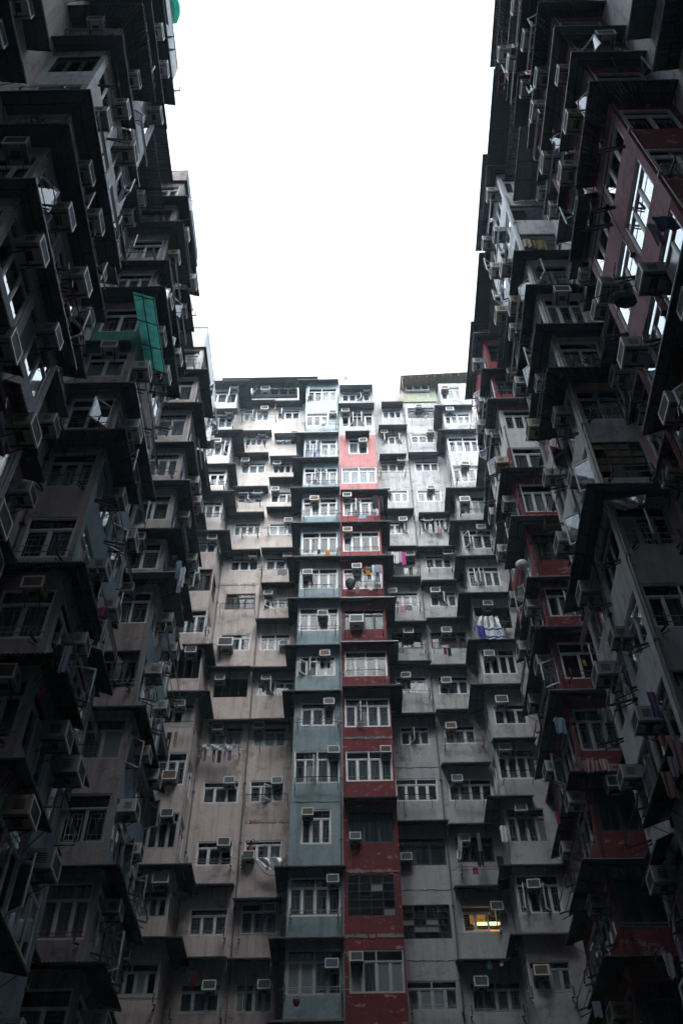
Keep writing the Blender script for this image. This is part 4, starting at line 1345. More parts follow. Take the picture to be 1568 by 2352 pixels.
for side in 'LR':
    sx = -1 if side == 'L' else 1
    for i, Y in enumerate(YS):
        pe, ps, pr = PAINT[(side, i)]
        bld = thing('apartment_block', NAMES[(side, i)], 'building', (sx * (XD + 1), Y + 2, 0), group='tenement blocks round the courtyard')
        Yn = (YS[i + 1] if i < 2 else DR + .3)
        ZR = ZTOP.get((side, i), ZW)
        ke = sorted({pe(n) for n in range(-8, 14)}); ks = sorted({ps(n) for n in range(-8, 14)}); kr = sorted({pr(n) for n in range(-8, 14)})
        if side == 'L':
            fe = Face(bld, 'end', (-XD, Y, 0), 0, 0, XD - XC, 0, ZR, [M[k] for k in ke], wing_paint(pe, ke))
            fs = Face(bld, 'side', (-XC, Y, 0), RPI, 0, BL_, 0, ZR, [M[k] for k in ks], wing_paint(ps, ks))
            fr = Face(bld, 'recess', (-XD, Y + BL_, 0), RPI, 0, Yn - Y - BL_, 0, ZR, [M[k] for k in kr], wing_paint(pr, kr))
            fb = Face(bld, 'back', (-XC, Y + BL_, 0), 2 * RPI, 0, XD - XC, 0, ZR, [M[k] for k in ke], wing_paint(pe, ke))
        else:
            fe = Face(bld, 'end', (XC, Y, 0), 0, 0, XD - XC, 0, ZR, [M[k] for k in ke], wing_paint(pe, ke))
            fs = Face(bld, 'side', (XC, Y + BL_, 0), -RPI, 0, BL_, 0, ZR, [M[k] for k in ks], wing_paint(ps, ks))
            fr = Face(bld, 'recess', (XD, Yn, 0), -RPI, 0, Yn - Y - BL_, 0, ZR, [M[k] for k in kr], wing_paint(pr, kr))
            fb = Face(bld, 'back', (XD, Y + BL_, 0), 2 * RPI, 0, XD - XC, 0, ZR, [M[k] for k in ke], wing_paint(pe, ke))
        sd = 'left' if side == 'L' else 'right'
        WING[(side, i)] = (bld, fe, fs, fr)
        for n in range(-3, 10):
            if sill(n) + 1.9 > ZR: continue
            z = sill(n) + rnd.uniform(-.06, .06)
            st = storey(9 - n)
            noa = n in NO_AWN.get((side, i), ())
            H = rnd.choice([1.45, 1.55, 1.6, 1.75])
            sty = rnd.choice('wwwwgg')
            lo = -3
            # end wall window (towards the viewer)
            c = (sx * 7.6, Y, z + .7)
            if in_view(c):
                op = rnd.choice([(), (), (), (), (), (1,), (-2,)])
                if (side, i, n) == ('R', 1, 2):
                    w = add_window(fe, .10, 1.5, z, z + 1.65, 4, 's', 0, label='green steel window with coloured glass panes', cur='cur_d')
                elif side == 'R' and i == 1 and n in (7, 8):
                    add_window(fe, .10, 1.5, z, z + 1.5, 1, 'o', 0, deep=1.5, inner=True, label='open balcony recess behind a white parapet')
                else:
                    a, b = (.18, 1.46) if side == 'L' else (.14, 1.42)
                    if (side, i, n) == ('L', 0, 4):
                        add_window(fe, a, b, z, z + H, 3, 't', .3, cur='cur_d')
                    elif (side, i, n) == ('L', 1, 1):
                        add_window(fe, a, b, z, z + H, 2, 'w', .3, cur='cur_p')
                    else:
                        add_window(fe, a, b, z, z + H, rnd.choice([2, 2, 3]), 'd' if rnd.random() < .1 else sty, .3, op)
                if rnd.random() < .28 and not noa:
                    add_ac(fe, .2 + rnd.random() * .6, z + H - .35, '%s %s tower end wall, %s' % (NEAR[i], sd, st), rnd.uniform(.85, 1.05))
                if rnd.random() < .45:
                    add_bars(fe, .25, 1.35, z - .1, '%s %s tower end wall, %s' % (NEAR[i], sd, st), rnd.choice(['chrome', 'redrod', 'bamboo']))
            # courtyard side windows
            for k in range(2):
                nf = 'near' if (k == 0) == (side == 'L') else 'far'
                u0 = .22 + k * 1.95
                c = fs.world(u0 + .85, 0, z + .7)
                if in_view(c):
                    op = rnd.choice([(), (), (), (1,), (-3,)])
                    add_window(fs, u0, u0 + 1.72, z, z + H, 3, sty, .28, op, grille=False, flank=True)
                    if rnd.random() < .8 and not (n == 9 and side == 'L'):
                        add_ac(fs, u0 + rnd.random() * 1.1, z + H - .3 - rnd.random() * .4, '%s %s tower, %s flank window, %s' % (NEAR[i], sd, nf, st), rnd.uniform(.9, 1.15))
                    if rnd.random() < .65:
                        where = '%s %s tower, %s flank window, %s' % (NEAR[i], sd, nf, st)
                        if rnd.random() < .5: add_rail(fs, u0 + .1, u0 + 1.6, z - .05, where, rnd.choice(['iron', 'chrome']), .45)
                        else: add_bars(fs, u0 + .1, u0 + 1.6, z - .15, where, rnd.choice(['chrome', 'redrod', 'bamboo']), 2, .6, .5)
            # recess windows
            Lr = Yn - Y - BL_
            for k in range(2):
                nf = 'near' if (k == 0) == (side == 'L') else 'far'
                u0 = .25 + k * (Lr / 2)
                c = fr.world(u0 + .7, 0, z + .7)
                if in_view(c):
                    add_window(fr, u0, u0 + min(1.5, Lr / 2 - .35), z + .2, z + H, 3, sty, .28, (), grille=False, flank=True)
                    if rnd.random() < .75:
                        add_ac(fr, u0 + rnd.random() * .9, z + H - .4, '%s recess window, %s %s tower, %s' % (nf, NEAR[i], sd, st), rnd.uniform(.9, 1.1))
            # awnings
            ze = z + H + rnd.uniform(.05, .35)
            kind = AKIND.get((side, i, n)) or rnd.choice('flldckcl')
            p = rnd.uniform(.42, .75) if n < 8 or side == 'R' else (.5 if n == 8 else .12)
            mid = (sx * XC, Y + 2, ze)
            if in_view(mid, 300):
                wx = XD - XC
                if side == 'L':
                    path = [(-wx, 0), (0, 0), (0, BL_)]
                    ff = Face(bld, 'x', (-XC, Y, 0), 0, 0, 1, 0, 1, [], None)
                else:
                    path = [(0, BL_), (0, 0), (wx, 0)]
                    ff = Face(bld, 'x', (XC, Y, 0), 0, 0, 1, 0, 1, [], None)
                if not noa:
                    if kind == 'g':
                        add_awning(ff, [(0, -1.5), (0, 1.35)], ze + .6, kind, .75, .45)
                        add_awning(ff, [path[0], (-.1, 0)], ze - .1, 'f', .4, .2)
                    elif rnd.random() < .45:
                        add_awning(ff, path, ze, kind, p, rnd.uniform(.12, .3))
                    else:                               # end wall and near window share one, the far window has its own
                        cut = rnd.uniform(1.9, 2.3)
                        e2 = ze + rnd.uniform(-.35, .25)
                        k2 = rnd.choice('flldckcl'); p2 = p * rnd.uniform(.6, .95)
                        if side == 'L':
                            add_awning(ff, [path[0], path[1], (0, cut)], ze, kind, p, rnd.uniform(.12, .3))
                            if rnd.random() < .8: add_awning(ff, [(0, cut + .06), (0, BL_)], e2, k2, p2, .2)
                        else:
                            add_awning(ff, [(0, cut), path[1], path[2]], ze, kind, p, rnd.uniform(.12, .3))
                            if rnd.random() < .8: add_awning(ff, [(0, BL_), (0, cut + .06)], e2, k2, p2, .2)
                if i < 2 or n > 0:
                    add_awning(fr, [(.05, 0), (Lr - (.75 if n < 8 else .02), 0)] if side == 'L' else [(.75 if n < 8 else .02, 0), (Lr - .05, 0)], ze + rnd.uniform(-.3, .2), rnd.choice('fdckl'), rnd.uniform(.55, .8) if n < 8 else (1.1 if side == 'L' else 1.3), .2)
        for ff_, u in ((fe, .06), (fe, 1.54), (fs, 2.05), (fr, .1), (fr, 2.2)):
            if rnd.random() < .55: continue
            z0 = rnd.uniform(6, 14); z1 = rnd.uniform(34, ZR)
            mb = MB(); mb.tube([(0, -.06, 0), (0, -.06, z1 - z0)], rnd.choice([.015, .022, .035]), 7)
            for k in range(int((z1 - z0) / 2.8)): mb.box(-.06, .06, -.11, .02, k * 2.8 + .6, k * 2.8 + .65)
            ff_.place('drain_pipe', mb.mesh('drain_pipe', [M[rnd.choice(['pvc', 'iron', 'lipd'])]]), u, z0, bld)
        for f in (fe, fs, fr, fb):
            f.build()
        if side == 'L':
            ff = Face(bld, 'x', (-XC, Y, 0), 0, 0, 1, 0, 1, [], None); path = [(-wx, 0), (0, 0), (0, BL_)]
        else:
            ff = Face(bld, 'x', (XC, Y, 0), 0, 0, 1, 0, 1, [], None); path = [(0, BL_), (0, 0), (wx, 0)]
        if side == 'R':
            add_awning(ff, path, ZR - .35, 'c', .5, .1)
            if i < 2: add_awning(fr, [(.02, 0), (Lr - .02, 0)], ZR - .5, 'd', 1.95, .3)
        # roof slab with a low parapet
        mb = MB()
        x0, x1 = (-XD - 6, -XC - .01) if side == 'L' else (XC + .01, XD + 6)
        mb.box(x0 - bld.location.x, x1 - bld.location.x, Y - bld.location.y + .01, Y + BL_ - bld.location.y - .01, ZR, ZR + .25)
        xa, xb = (x0, -XD - .02) if side == 'L' else (XD + .02, x1)
        mb.box(xa - bld.location.x, xb - bld.location.x, Y + BL_ - bld.location.y - .009, Yn - bld.location.y, ZR, ZR + .2)
        link('roof', mb.mesh('roof', [M['cement']]), bld)

# wing walls running on towards and past the viewer, and the unseen block closing the yard, heightened to cut sky light
for side in 'LR':
    sx = -1 if side == 'L' else 1
    bld = thing('apartment_block', 'pink apartment wall with a window at the photo\'s upper left edge' if side == 'L' else 'mauve apartment wall at the photo\'s upper right edge', 'building', (sx * (XD + 1), 2, 0), group='tenement blocks round the courtyard')
    m = 'pink' if side == 'L' else 'white'
    if side == 'L':
        fw = Face(bld, 'near', (-XD, -3, 0), RPI, 0, YS[0] + 3, 0, ZW, [M[m]], lambda z: 0)
    else:
        fw = Face(bld, 'near', (XD, YS[0], 0), -RPI, 0, YS[0] + 3, 0, ZW, [M[m]], lambda z: 0)
    sd = 'left' if side == 'L' else 'right'
    for n in range(3, 10):
        z = sill(n)
        for yy in (5.6, 3.2):
            u = yy + 3 if side == 'L' else YS[0] - yy - 1.5
            if in_view(fw.world(u + .7, 0, z + .7), 260):
                add_window(fw, u, u + 1.5, z, z + 1.5, 3, 'g', .28, (), grille=False)
                if rnd.random() < .7:
                    add_ac(fw, u + .3, z + 1.2, '%s wall nearest viewer, %s window, %s' % (sd, 'far' if yy > 5 else 'near', storey(9 - n)))
        if n not in (5,) and in_view(fw.world(fw.u1 - 2 if side == 'L' else 2, 0, z + 1.7), 260):
            add_awning(fw, [(4, 0), (10.4, 0)] if side == 'L' else [(.8, 0), (7, 0)], z + 1.75, rnd.choice('fdk'), .7, .2)
    fw.build()
    mb = MB()
    x0, x1 = (-XD - 6, -XD - .03) if side == 'L' else (XD + .03, XD + 6)
    mb.box(x0 - bld.location.x, x1 - bld.location.x, -9, YS[0] - 2, ZW, ZW + .2)
    link('roof', mb.mesh('roof', [M['cement']]), bld)
back = thing('apartment_block', 'plain grey block closing the courtyard behind the viewer', 'building', (0, -4, 0))
fk = Face(back, 'back', (XD, -3, 0), 2 * RPI, 0, 2 * XD, 0, 63, [M['cement']], lambda z: 0)  # unseen; made this tall to keep light off the lower storeys
fk.build()
# ------------------------------------------------------------------ draped sheets, flag and washing at their measured places
def drape(name, corners, mats, pick, label, cat, nx=16, nz=10, amp=.05, group=None, waves=2.3):
    """cloth between four corners TL TR BR BL (world), rippled towards the viewer"""
    tl, tr, br, bl = [Vector(c) for c in corners]
    o = (tl + tr) / 2
    n = (tr - tl).cross(bl - tl).normalized()
    if n.y > 0: n = -n
    mb = MB(); ph = rnd.random() * 6
    P = []
    for j in range(nz + 1):
        v = j / nz; row = []
        for i in range(nx + 1):
            u = i / nx
            p = tl.lerp(tr, u).lerp(bl.lerp(br, u), v)
            d = amp * (math.sin(ph + u * waves * 6.28 + v * 1.7) * (.35 + .65 * v) + .4 * math.sin(ph * 2 + u * 17 - v * 5))
            p = p + n * d + Vector((0, 0, -amp * .5 * math.sin(u * math.pi) * v))
            row.append(p - o)
        P.append(row)
    for j in range(nz):
        for i in range(nx):
            mi = pick((i + .5) / nx, (j + .5) / nz)
            mb.quad(P[j][i], P[j][i + 1], P[j + 1][i + 1], P[j + 1][i], mi)
    ob = link(name, mb.mesh(name, mats, True), None, o)
    return tag(ob, label, cat, group)


def quadpts(c, pts, D):
    return [far(c, x, y, D) for x, y in pts]


one = lambda u, v: 0
DQ = DF - .6


def flag_pick(u, v):
    if .10 < v < .25 or .76 < v < .91: return 1
    cx, cy, r = .75, .50, .20
    x = (u - cx) * 1.85 / 1.0; y = v - cy
    for s in (1, -1):
        d = max(-s * y - r * .5, s * y * .5 + abs(x) * .866 - r * .5)
        if abs(d) < .022: return 1
    return 0


drape('flag', quadpts('C5', [(752, 583), (908, 578), (948, 684), (776, 682)], DQ - .08), [M['c_white'], M['c_flagblue']], flag_pick,
      'white flag with blue stripes and six pointed star draped below a dark balcony', 'flag', 110, 60, .035)
drape('hanging_sheet', quadpts('C5', [(674, 562), (762, 575), (776, 668), (712, 674)], DQ - .03), [M['c_blue']], one, 'deep blue cloth hanging left of the striped flag', 'cloth', 14, 12, .05)
drape('plastic_sheet', quadpts('C5', [(678, 482), (870, 482), (912, 592), (668, 572)], DQ + .05), [M['plastic']], one, 'crumpled clear plastic sheet over washing above the flag', 'plastic sheet', 26, 16, .06, waves=4)
drape('plastic_sheet', quadpts('C3', [(690, 1632), (990, 1640), (985, 1698), (672, 1672)], DR - .6), [M['plastic']], one, 'long clear plastic sheet over dark washing on beige wall', 'plastic sheet', 30, 8, .06, waves=5)
drape('plastic_sheet', quadpts('C8', [(648, 512), (684, 514), (684, 665), (632, 655)], DR - .55), [M['plastic']], one, 'narrow white plastic cover hanging beside dark grey window', 'plastic sheet', 10, 12, .05)
drape('plastic_sheet', [far('R3', 1000, 190, 16), far('R3', 1310, 135, 15.6), far('R3', 1300, 185, 15.6), far('R3', 1160, 250, 16)], [M['plastic']], one, 'torn pinkish plastic hanging under middle right awning', 'plastic sheet', 20, 8, .06)
drape('plastic_sheet', quadpts('C6', [(1205, 655), (1470, 650), (1420, 745), (1300, 740)], DR - .5), [M['plastic']], one, 'sagging pale sheet under beige window beside blue tower', 'plastic sheet', 16, 8, .05)

WASH = [  # crop, centre x, top, bottom, width, plane, kind, colour, label
    ('C2', 578, 1695, 1790, 34, DR - .55, 'towel', 'grey', 'grey cloth, leftmost on the line beside pink shirt'),
    ('C2', 606, 1693, 1795, 30, DR - .55, 'shirt', 'white', 'first white shirt from left, grey wall line'),
    ('C2', 640, 1695, 1800, 32, DR - .55, 'shirt', 'white', 'second white shirt from left, grey wall line'),
    ('C2', 668, 1695, 1790, 30, DR - .55, 'towel', 'lilac', 'pale lilac cloth next to bright pink shirt'),
    ('C2', 697, 1692, 1818, 42, DR - .5, 'shirt', 'magenta', 'bright pink shirt hanging on the grey wall'),
    ('C2', 765, 1836, 1905, 42, DR - .5, 'trousers', 'black', 'black shorts over the rod below pink shirt'),
    ('C2', 725, 1846, 1895, 40, DR - .5, 'towel', 'white', 'crumpled white cloth beside black shorts'),
    ('C4', 805, 28, 105, 26, DF - .6, 'shirt', 'red', 'red shirt hanging under red tower awning'),
    ('C4', 832, 52, 112, 44, DF - .62, 'towel', 'orange', 'orange and yellow cloth beside red shirt'),
    ('C4', 838, 40, 60, 44, DF - .66, 'towel', 'teal', 'small teal cloth above orange cloth'),
    ('C4', 878, 22, 105, 26, DF - .6, 'shirt', 'white', 'white shirt right of the orange cloth, red tower'),
    ('C4', 908, 20, 90, 30, DF - .6, 'shirt', 'sky', 'pale blue shirt between white and lilac shirts'),
    ('C4', 932, 20, 92, 24, DF - .6, 'shirt', 'lilac', 'lilac shirt hanging on the red tower'),
    ('C4', 952, 24, 95, 20, DF - .6, 'towel', 'rose', 'rose cloth, rightmost on red tower line'),
    ('C4', 845, 112, 150, 50, DF - .58, 'trousers', 'black', 'black trousers below orange cloth on red tower'),
    ('C4', 915, 90, 180, 44, DF - .58, 'trousers', 'navy', 'navy trousers below pale shirts on red tower'),
    ('C4', 735, 220, 280, 48, DF - .45, 'trousers', 'grey', 'dark grey shorts over red tower rack'),
    ('C4', 855, 226, 248, 36, DF - .45, 'towel', 'white', 'little white cloth on red tower rack'),
    ('C2', 335, 1368, 1400, 66, DF - .45, 'towel', 'sky', 'pale towel hanging below faded red rack'),
    ('C1', 1365, 1685, 1732, 46, DF - .5, 'towel', 'orange', 'orange cloth over yellow awning edge'),
    ('C1', 1288, 1676, 1715, 26, DF - .5, 'towel', 'black', 'small black cloth beside the orange cloth'),
    ('C1', 1258, 1690, 1733, 30, DF - .5, 'towel', 'white', 'pale cloth left of small black cloth'),
    ('C1', 1250, 805, 842, 22, DF - .5, 'towel', 'blue', 'tiny blue cloth on blue tower rack near roof'),
    ('C1', 962, 1857, 1905, 86, DR - .5, 'towel', 'grey', 'dark grey towel on rod over beige wall'),
    ('C4', 1138, 387, 446, 52, DR - .5, 'towel', 'rose', 'dusty rose towel on grey wall rod'),
    ('C4', 1192, 386, 430, 62, DR - .52, 'towel', 'grey', 'speckled grey towel beside dusty rose towel'),
    ('C4', 1128, 766, 810, 58, DR - .5, 'towel', 'grey', 'small grey towel below green air conditioner'),
    ('C5', 400, 766, 825, 26, DR - .5, 'towel', 'red', 'dark red cloth under the rust red rack'),
    ('C5', 437, 766, 838, 34, DR - .5, 'shirt', 'black', 'black top beside the dark red cloth'),
    ('C3', 690, 1650, 1760, 34, DR - .58, 'trousers', 'purple', 'purple trousers under long plastic sheet'),
    ('C3', 725, 1670, 1780, 30, DR - .58, 'trousers', 'navy', 'navy trousers second under long plastic sheet'),
    ('C3', 760, 1675, 1740, 24, DR - .6, 'towel', 'white', 'white cloth under long plastic sheet'),
    ('C3', 800, 1680, 1790, 36, DR - .58, 'trousers', 'black', 'black trousers in middle under long plastic sheet'),
    ('C3', 850, 1680, 1795, 36, DR - .58, 'shirt', 'black', 'black shirt under long plastic sheet'),
    ('C3', 897, 1690, 1780, 30, DR - .58, 'trousers', 'grey', 'dark grey trousers under long plastic sheet'),
    ('C3', 940, 1690, 1775, 30, DR - .58, 'towel', 'purple', 'dull purple cloth, right end under plastic'),
    ('C3', 400, 1525, 1690, 60, DF - .55, 'trousers', 'black', 'long black trousers hanging in left beige bay'),
    ('C3', 460, 1520, 1660, 40, DF - .55, 'trousers', 'grey', 'grey trousers beside long black trousers'),
    ('C8', 806, 460, 600, 28, DR - .55, 'towel', 'grey', 'narrow grey cloth above red shorts'),
    ('C8', 812, 580, 715, 56, DR - .5, 'shirt', 'black', 'black shirt above the red shorts'),
    ('C8', 782, 730, 780, 58, DR - .5, 'trousers', 'red', 'bright red shorts on grey wall'),
    ('C8', 975, 640, 790, 50, DR - .55, 'sheet', 'black', 'black bundle hanging right of red shorts'),
    ('C8', 998, 396, 530, 52, DF - .3, 'shirt', 'white', 'striped white shirt beside lower right bay'),
    ('C5', 692, 1630, 1690, 24, DR - .5, 'towel', 'lilac', 'small lilac cloth, left of two, grey wall'),
    ('C5', 715, 1630, 1702, 26, DR - .5, 'towel', 'rose', 'small rose cloth, right of two, grey wall'),
    ('C8', 895, 1455, 1525, 34, DR - .6, 'towel', 'teal', 'faded green cloth hanging under lit window'),
    ('C8', 985, 1455, 1500, 28, DR - .6, 'towel', 'white', 'small white cloth hanging under lit window'),
    ('C2', 935, 1410, 1528, 30, DR - .2, 'towel', 'white', 'white towel inside open grey window, left one'),
    ('C2', 985, 1412, 1528, 24, DR - .2, 'towel', 'white', 'narrow white towel inside open grey window'),
    ('C2', 1020, 1460, 1530, 30, DR - .25, 'towel', 'rose', 'rose cloth inside the open grey window'),
    ('C2', 1066, 1408, 1490, 24, DR - .2, 'towel', 'white', 'white towel inside open grey window, right one'),
    ('C2', 445, 1190, 1310, 60, DF - .55, 'shirt', 'black', 'black shirt hanging on worn red bay'),
    ('C2', 500, 1200, 1350, 50, DF - .55, 'trousers', 'black', 'black trousers hanging right of worn red bay'),
    ('C6', 715, 1540, 1660, 26, DR - .5, 'shirt', 'navy', 'dim navy shirt, bottom of beige wall'),
    ('C6', 742, 1545, 1680, 18, DR - .5, 'towel', 'red', 'dim red towel, bottom of beige wall'),
    ('C6', 1148, 1600, 1840, 34, DR - .5, 'trousers', 'navy', 'long navy trousers, bottom beside blue tower'),
    ('L3', 1215, 560, 640, 60, 23.6, 'trousers', 'navy', 'navy trousers at top of left corner washing'),
    ('L3', 1250, 600, 720, 50, 23.5, 'trousers', 'sky', 'blue jeans in left corner washing'),
    ('L3', 1278, 640, 780, 40, 23.4, 'shirt', 'white', 'white shirt in left corner washing'),
    ('L3', 1255, 740, 820, 34, 23.4, 'towel', 'lilac', 'lilac cloth at bottom of left corner washing'),
    ('L3', 718, 925, 1040, 40, 18.4, 'towel', 'magenta', 'dark pink towel among left washing'),
    ('L3', 740, 1010, 1165, 34, 18.3, 'towel', 'cream', 'cream cloth below dark pink towel'),
    ('L3', 690, 1060, 1190, 46, 18.3, 'trousers', 'black', 'black trousers beside cream cloth'),
    ('L3', 480, 1195, 1375, 60, 15.9, 'towel', 'lilac', 'long lilac towel hanging at middle left'),
    ('L3', 420, 1180, 1330, 60, 15.9, 'shirt', 'black', 'black shirt beside long lilac towel'),
    ('L3', 302, 1490, 1560, 30, 15.6, 'towel', 'red', 'small bright red cloth at left'),
    ('L3', 935, 330, 390, 48, 23.6, 'sheet', 'rose', 'pinkish plastic bag like bundle on left sill'),
    ('L1', 375, 1680, 1830, 90, 8.9, 'shirt', 'lilac', 'lilac shirt hanging near left edge, upper half'),
    ('L1', 350, 1600, 1680, 70, 9.0, 'towel', 'rose', 'dull rose cloth above lilac shirt'),
    ('L1', 350, 1430, 1530, 80, 9.0, 'trousers', 'black', 'black trousers near left edge, upper half'),
    ('R2', 470, 98, 150, 60, 15.95, 'towel', 'cream', 'cream cloth in upper right light well'),
    ('R2', 560, 105, 168, 90, 15.9, 'sheet', 'stripe', 'striped yellow cloth in upper right light well'),
    ('R4', 838, 240, 305, 40, 24.1, 'towel', 'grey', 'grey towel, leftmost of four on red wall'),
    ('R4', 893, 252, 332, 50, 24.1, 'towel', 'rose', 'rose towel, second of four on red wall'),
    ('R4', 950, 250, 325, 50, 24.1, 'towel', 'rose', 'rose towel, third of four on red wall'),
    ('R4', 1010, 240, 320, 60, 24.1, 'towel', 'cream', 'cream towel, rightmost of four on red wall'),
    ('R4', 1510, 110, 330, 90, 15.8, 'sheet', 'rose', 'large rose sheet at the right edge'),
    ('R4', 1478, 225, 370, 50, 15.8, 'towel', 'lilac', 'lilac cloth overlapping large rose sheet'),
    ('R4', 1450, 330, 510, 80, 15.7, 'sheet', 'rose', 'second rose sheet below, right edge'),
    ('R3', 1340, 1515, 1690, 60, 15.8, 'towel', 'purple', 'purple towel hanging at dark right side'),
    ('R3', 1015, 1625, 1720, 90, 23.8, 'shirt', 'grey', 'grey shirt hanging in dark right corner'),
    ('R3', 700, 1690, 1800, 80, 24.0, 'shirt', 'sky', 'pale blue shirt hanging in right corner'),
    ('R3', 1168, 1480, 1530, 46, 16.0, 'towel', 'cream', 'small cream cloth on right side rod'),
    ('R3', 876, 1290, 1330, 24, 24.0, 'towel', 'yellow', 'small yellow cloth beside red spandrel'),
    ('R4', 688, 605, 690, 28, 24.0, 'towel', 'magenta', 'bright magenta cloth at lower right'),
    ('R4', 1455, 1590, 1765, 70, 15.6, 'shirt', 'white', 'white shirt hanging low on right wall'),
    ('R4', 1535, 1500, 1640, 60, 15.6, 'shirt', 'lilac', 'pale lilac shirt, low at right edge'),
    ('R4', 960, 1930, 2040, 60, 23.9, 'towel', 'lilac', 'lilac cloth at bottom right'),
    ('R1', 1420, 1510, 1600, 150, 7.9, 'sheet', 'navy', 'dark blue washing bundle, upper right'),
    ('R1', 1340, 1560, 1700, 60, 7.9, 'towel', 'grey', 'grey cloth beside dark blue bundle, upper right'),
    ('R1', 392, 385, 412, 36, 15.9, 'towel', 'magenta', 'tiny magenta cloth near upper right skyline'),
    ('R2', 628, 1075, 1130, 30, 20.5, 'towel', 'magenta', 'magenta cloth in right light well'),
    ('R2', 610, 1160, 1230, 50, 20.5, 'shirt', 'white', 'white striped shirt in right light well'),
    ('L2', 630, 650, 720, 60, 15.9, 'towel', 'lilac', 'pale lilac cloth left of teal awning'),
    ('L1', 1120, 740, 785, 50, 13.0, 'towel', 'grey', 'grey cloth high on left skyline'),
]
front = Face(beige, 'washing', (0, 0, 0), 0, 0, 1, 0, 1, [], None)
for c, x, y0, y1, wd, D, kind, colr, lab in WASH:
    a = far(c, x, y0, D); b = far(c, x, y1, D); l = far(c, x - wd / 2, y0, D); r = far(c, x + wd / 2, y0, D)
    front.org = Vector((0, D, 0))
    h = min(a.z - b.z, 1.5); w_ = r.x - l.x
    hang(front, a.x, 0, a.z, kind, w_, h, 'c_' + colr, lab)
    if D < 25 or kind == 'sheet':                       # a peg rod for the lone pieces
        pass

# bags, baskets, dish, plants
def plaid_bag():
    c = (far('R2', 1110, 470, 10.3) + far('R2', 1200, 540, 10.3)) / 2
    o = thing('hanging_bag', 'dark checked carrier bag hanging from a pole on the right', 'bag', c)
    mb = MB()
    n = 8
    for k, (z0, z1, s0, s1) in enumerate(((-.22, .0, .20, .22), (.0, .16, .22, .17))):
        for i in range(n):
            t0, t1 = 2 * math.pi * i / n, 2 * math.pi * (i + 1) / n
            f = lambda t, s, z: (s * math.cos(t) * (1.25 + .1 * math.sin(3 * t)), s * .7 * math.sin(t), z + .03 * math.cos(2 * t))
            mb.quad(f(t0, s0, z0), f(t1, s0, z0), f(t1, s1, z1), f(t0, s1, z1))
    nv = len(mb.v)
    for i in range(n):
        t = 2 * math.pi * i / n
        mb.v.append((.20 * math.cos(t) * 1.25, .14 * math.sin(t), -.22))
    mb.f.append(tuple(range(nv, nv + n))); mb.m.append(0)
    link('bag_body', mb.mesh('bag_body', [M['c_stripe2']], True), o)
    h = MB(); h.tube([(-.15, 0, .14), (-.08, 0, .36), (.08, 0, .38), (.15, 0, .14)], .012, 5)
    link('handle', h.mesh('handle', [M['c_black']]), o)
    wire([c + Vector((-.9, .3, .36)), c + Vector((1.6, -.5, .40))], .014, 'iron', 'black pole carrying the checked bag', 'pole', 'washing_pole')


M['c_stripe2'] = cloth('dark checked fabric', (0.05, 0.05, 0.06), (0.015, 0.015, 0.018))
plaid_bag()
p = far('R3', 450, 612, 24.1)
o = thing('satellite_dish', 'small round white satellite dish on red tower corner', 'satellite dish', p)
mb = MB()
for j in range(5):
    for i in range(14):
        f = lambda i, j: (.26 * math.sin(j * .26) * math.cos(i * .4488), -.26 * math.cos(j * .26) + .18, .26 * math.sin(j * .26) * math.sin(i * .4488))
        mb.quad(f(i, j), f(i + 1, j), f(i + 1, j + 1), f(i, j + 1))
link('dish', mb.mesh('dish', [M['acf']], True), o)
mb = MB(); mb.tube([(0, 0, 0), (0, .35, -.1), (0, .45, -.5)], .02, 6); link('arm', mb.mesh('arm', [M['iron']]), o)

for (c, x, y, D, lab, m, s) in (('C7', 362, 1785, DF - .5, 'dark red hanging basket below lowest blue window', 'c_red', .12), ('C4', 675, 195, DF - .45, 'round black basket on red tower rack', 'iron', .26),
                                ('C1', 1328, 545, DF - .4, 'round white basin on blue tower rack', 'acf', .18)):
    p = far(c, x, y, D)
    mb = MB(); n = 12
    for j, (z0, z1, r0, r1) in enumerate(((-s, -.3 * s, .55 * s, .9 * s), (-.3 * s, .5 * s, .9 * s, s))):
        for i in range(n):
            t0, t1 = 6.2832 * i / n, 6.2832 * (i + 1) / n
            mb.quad((r0 * math.cos(t0), r0 * math.sin(t0), z0), (r0 * math.cos(t1), r0 * math.sin(t1), z0), (r1 * math.cos(t1), r1 * math.sin(t1), z1), (r1 * math.cos(t0), r1 * math.sin(t0), z1))
    nv = len(mb.v)
    for i in range(n): mb.v.append((.55 * s * math.cos(6.2832 * i / n), .55 * s * math.sin(6.2832 * i / n), -s))
    mb.f.append(tuple(range(nv + n - 1, nv - 1, -1))); mb.m.append(0)
    mb.tube([(-s, 0, .5 * s), (-.3 * s, 0, 1.6 * s), (.3 * s, 0, 1.6 * s), (s, 0, .5 * s)], .01, 4)
    tag(link('hanging_basket', mb.mesh('hanging_basket', [M[m]], True), None, p), lab, 'basket')

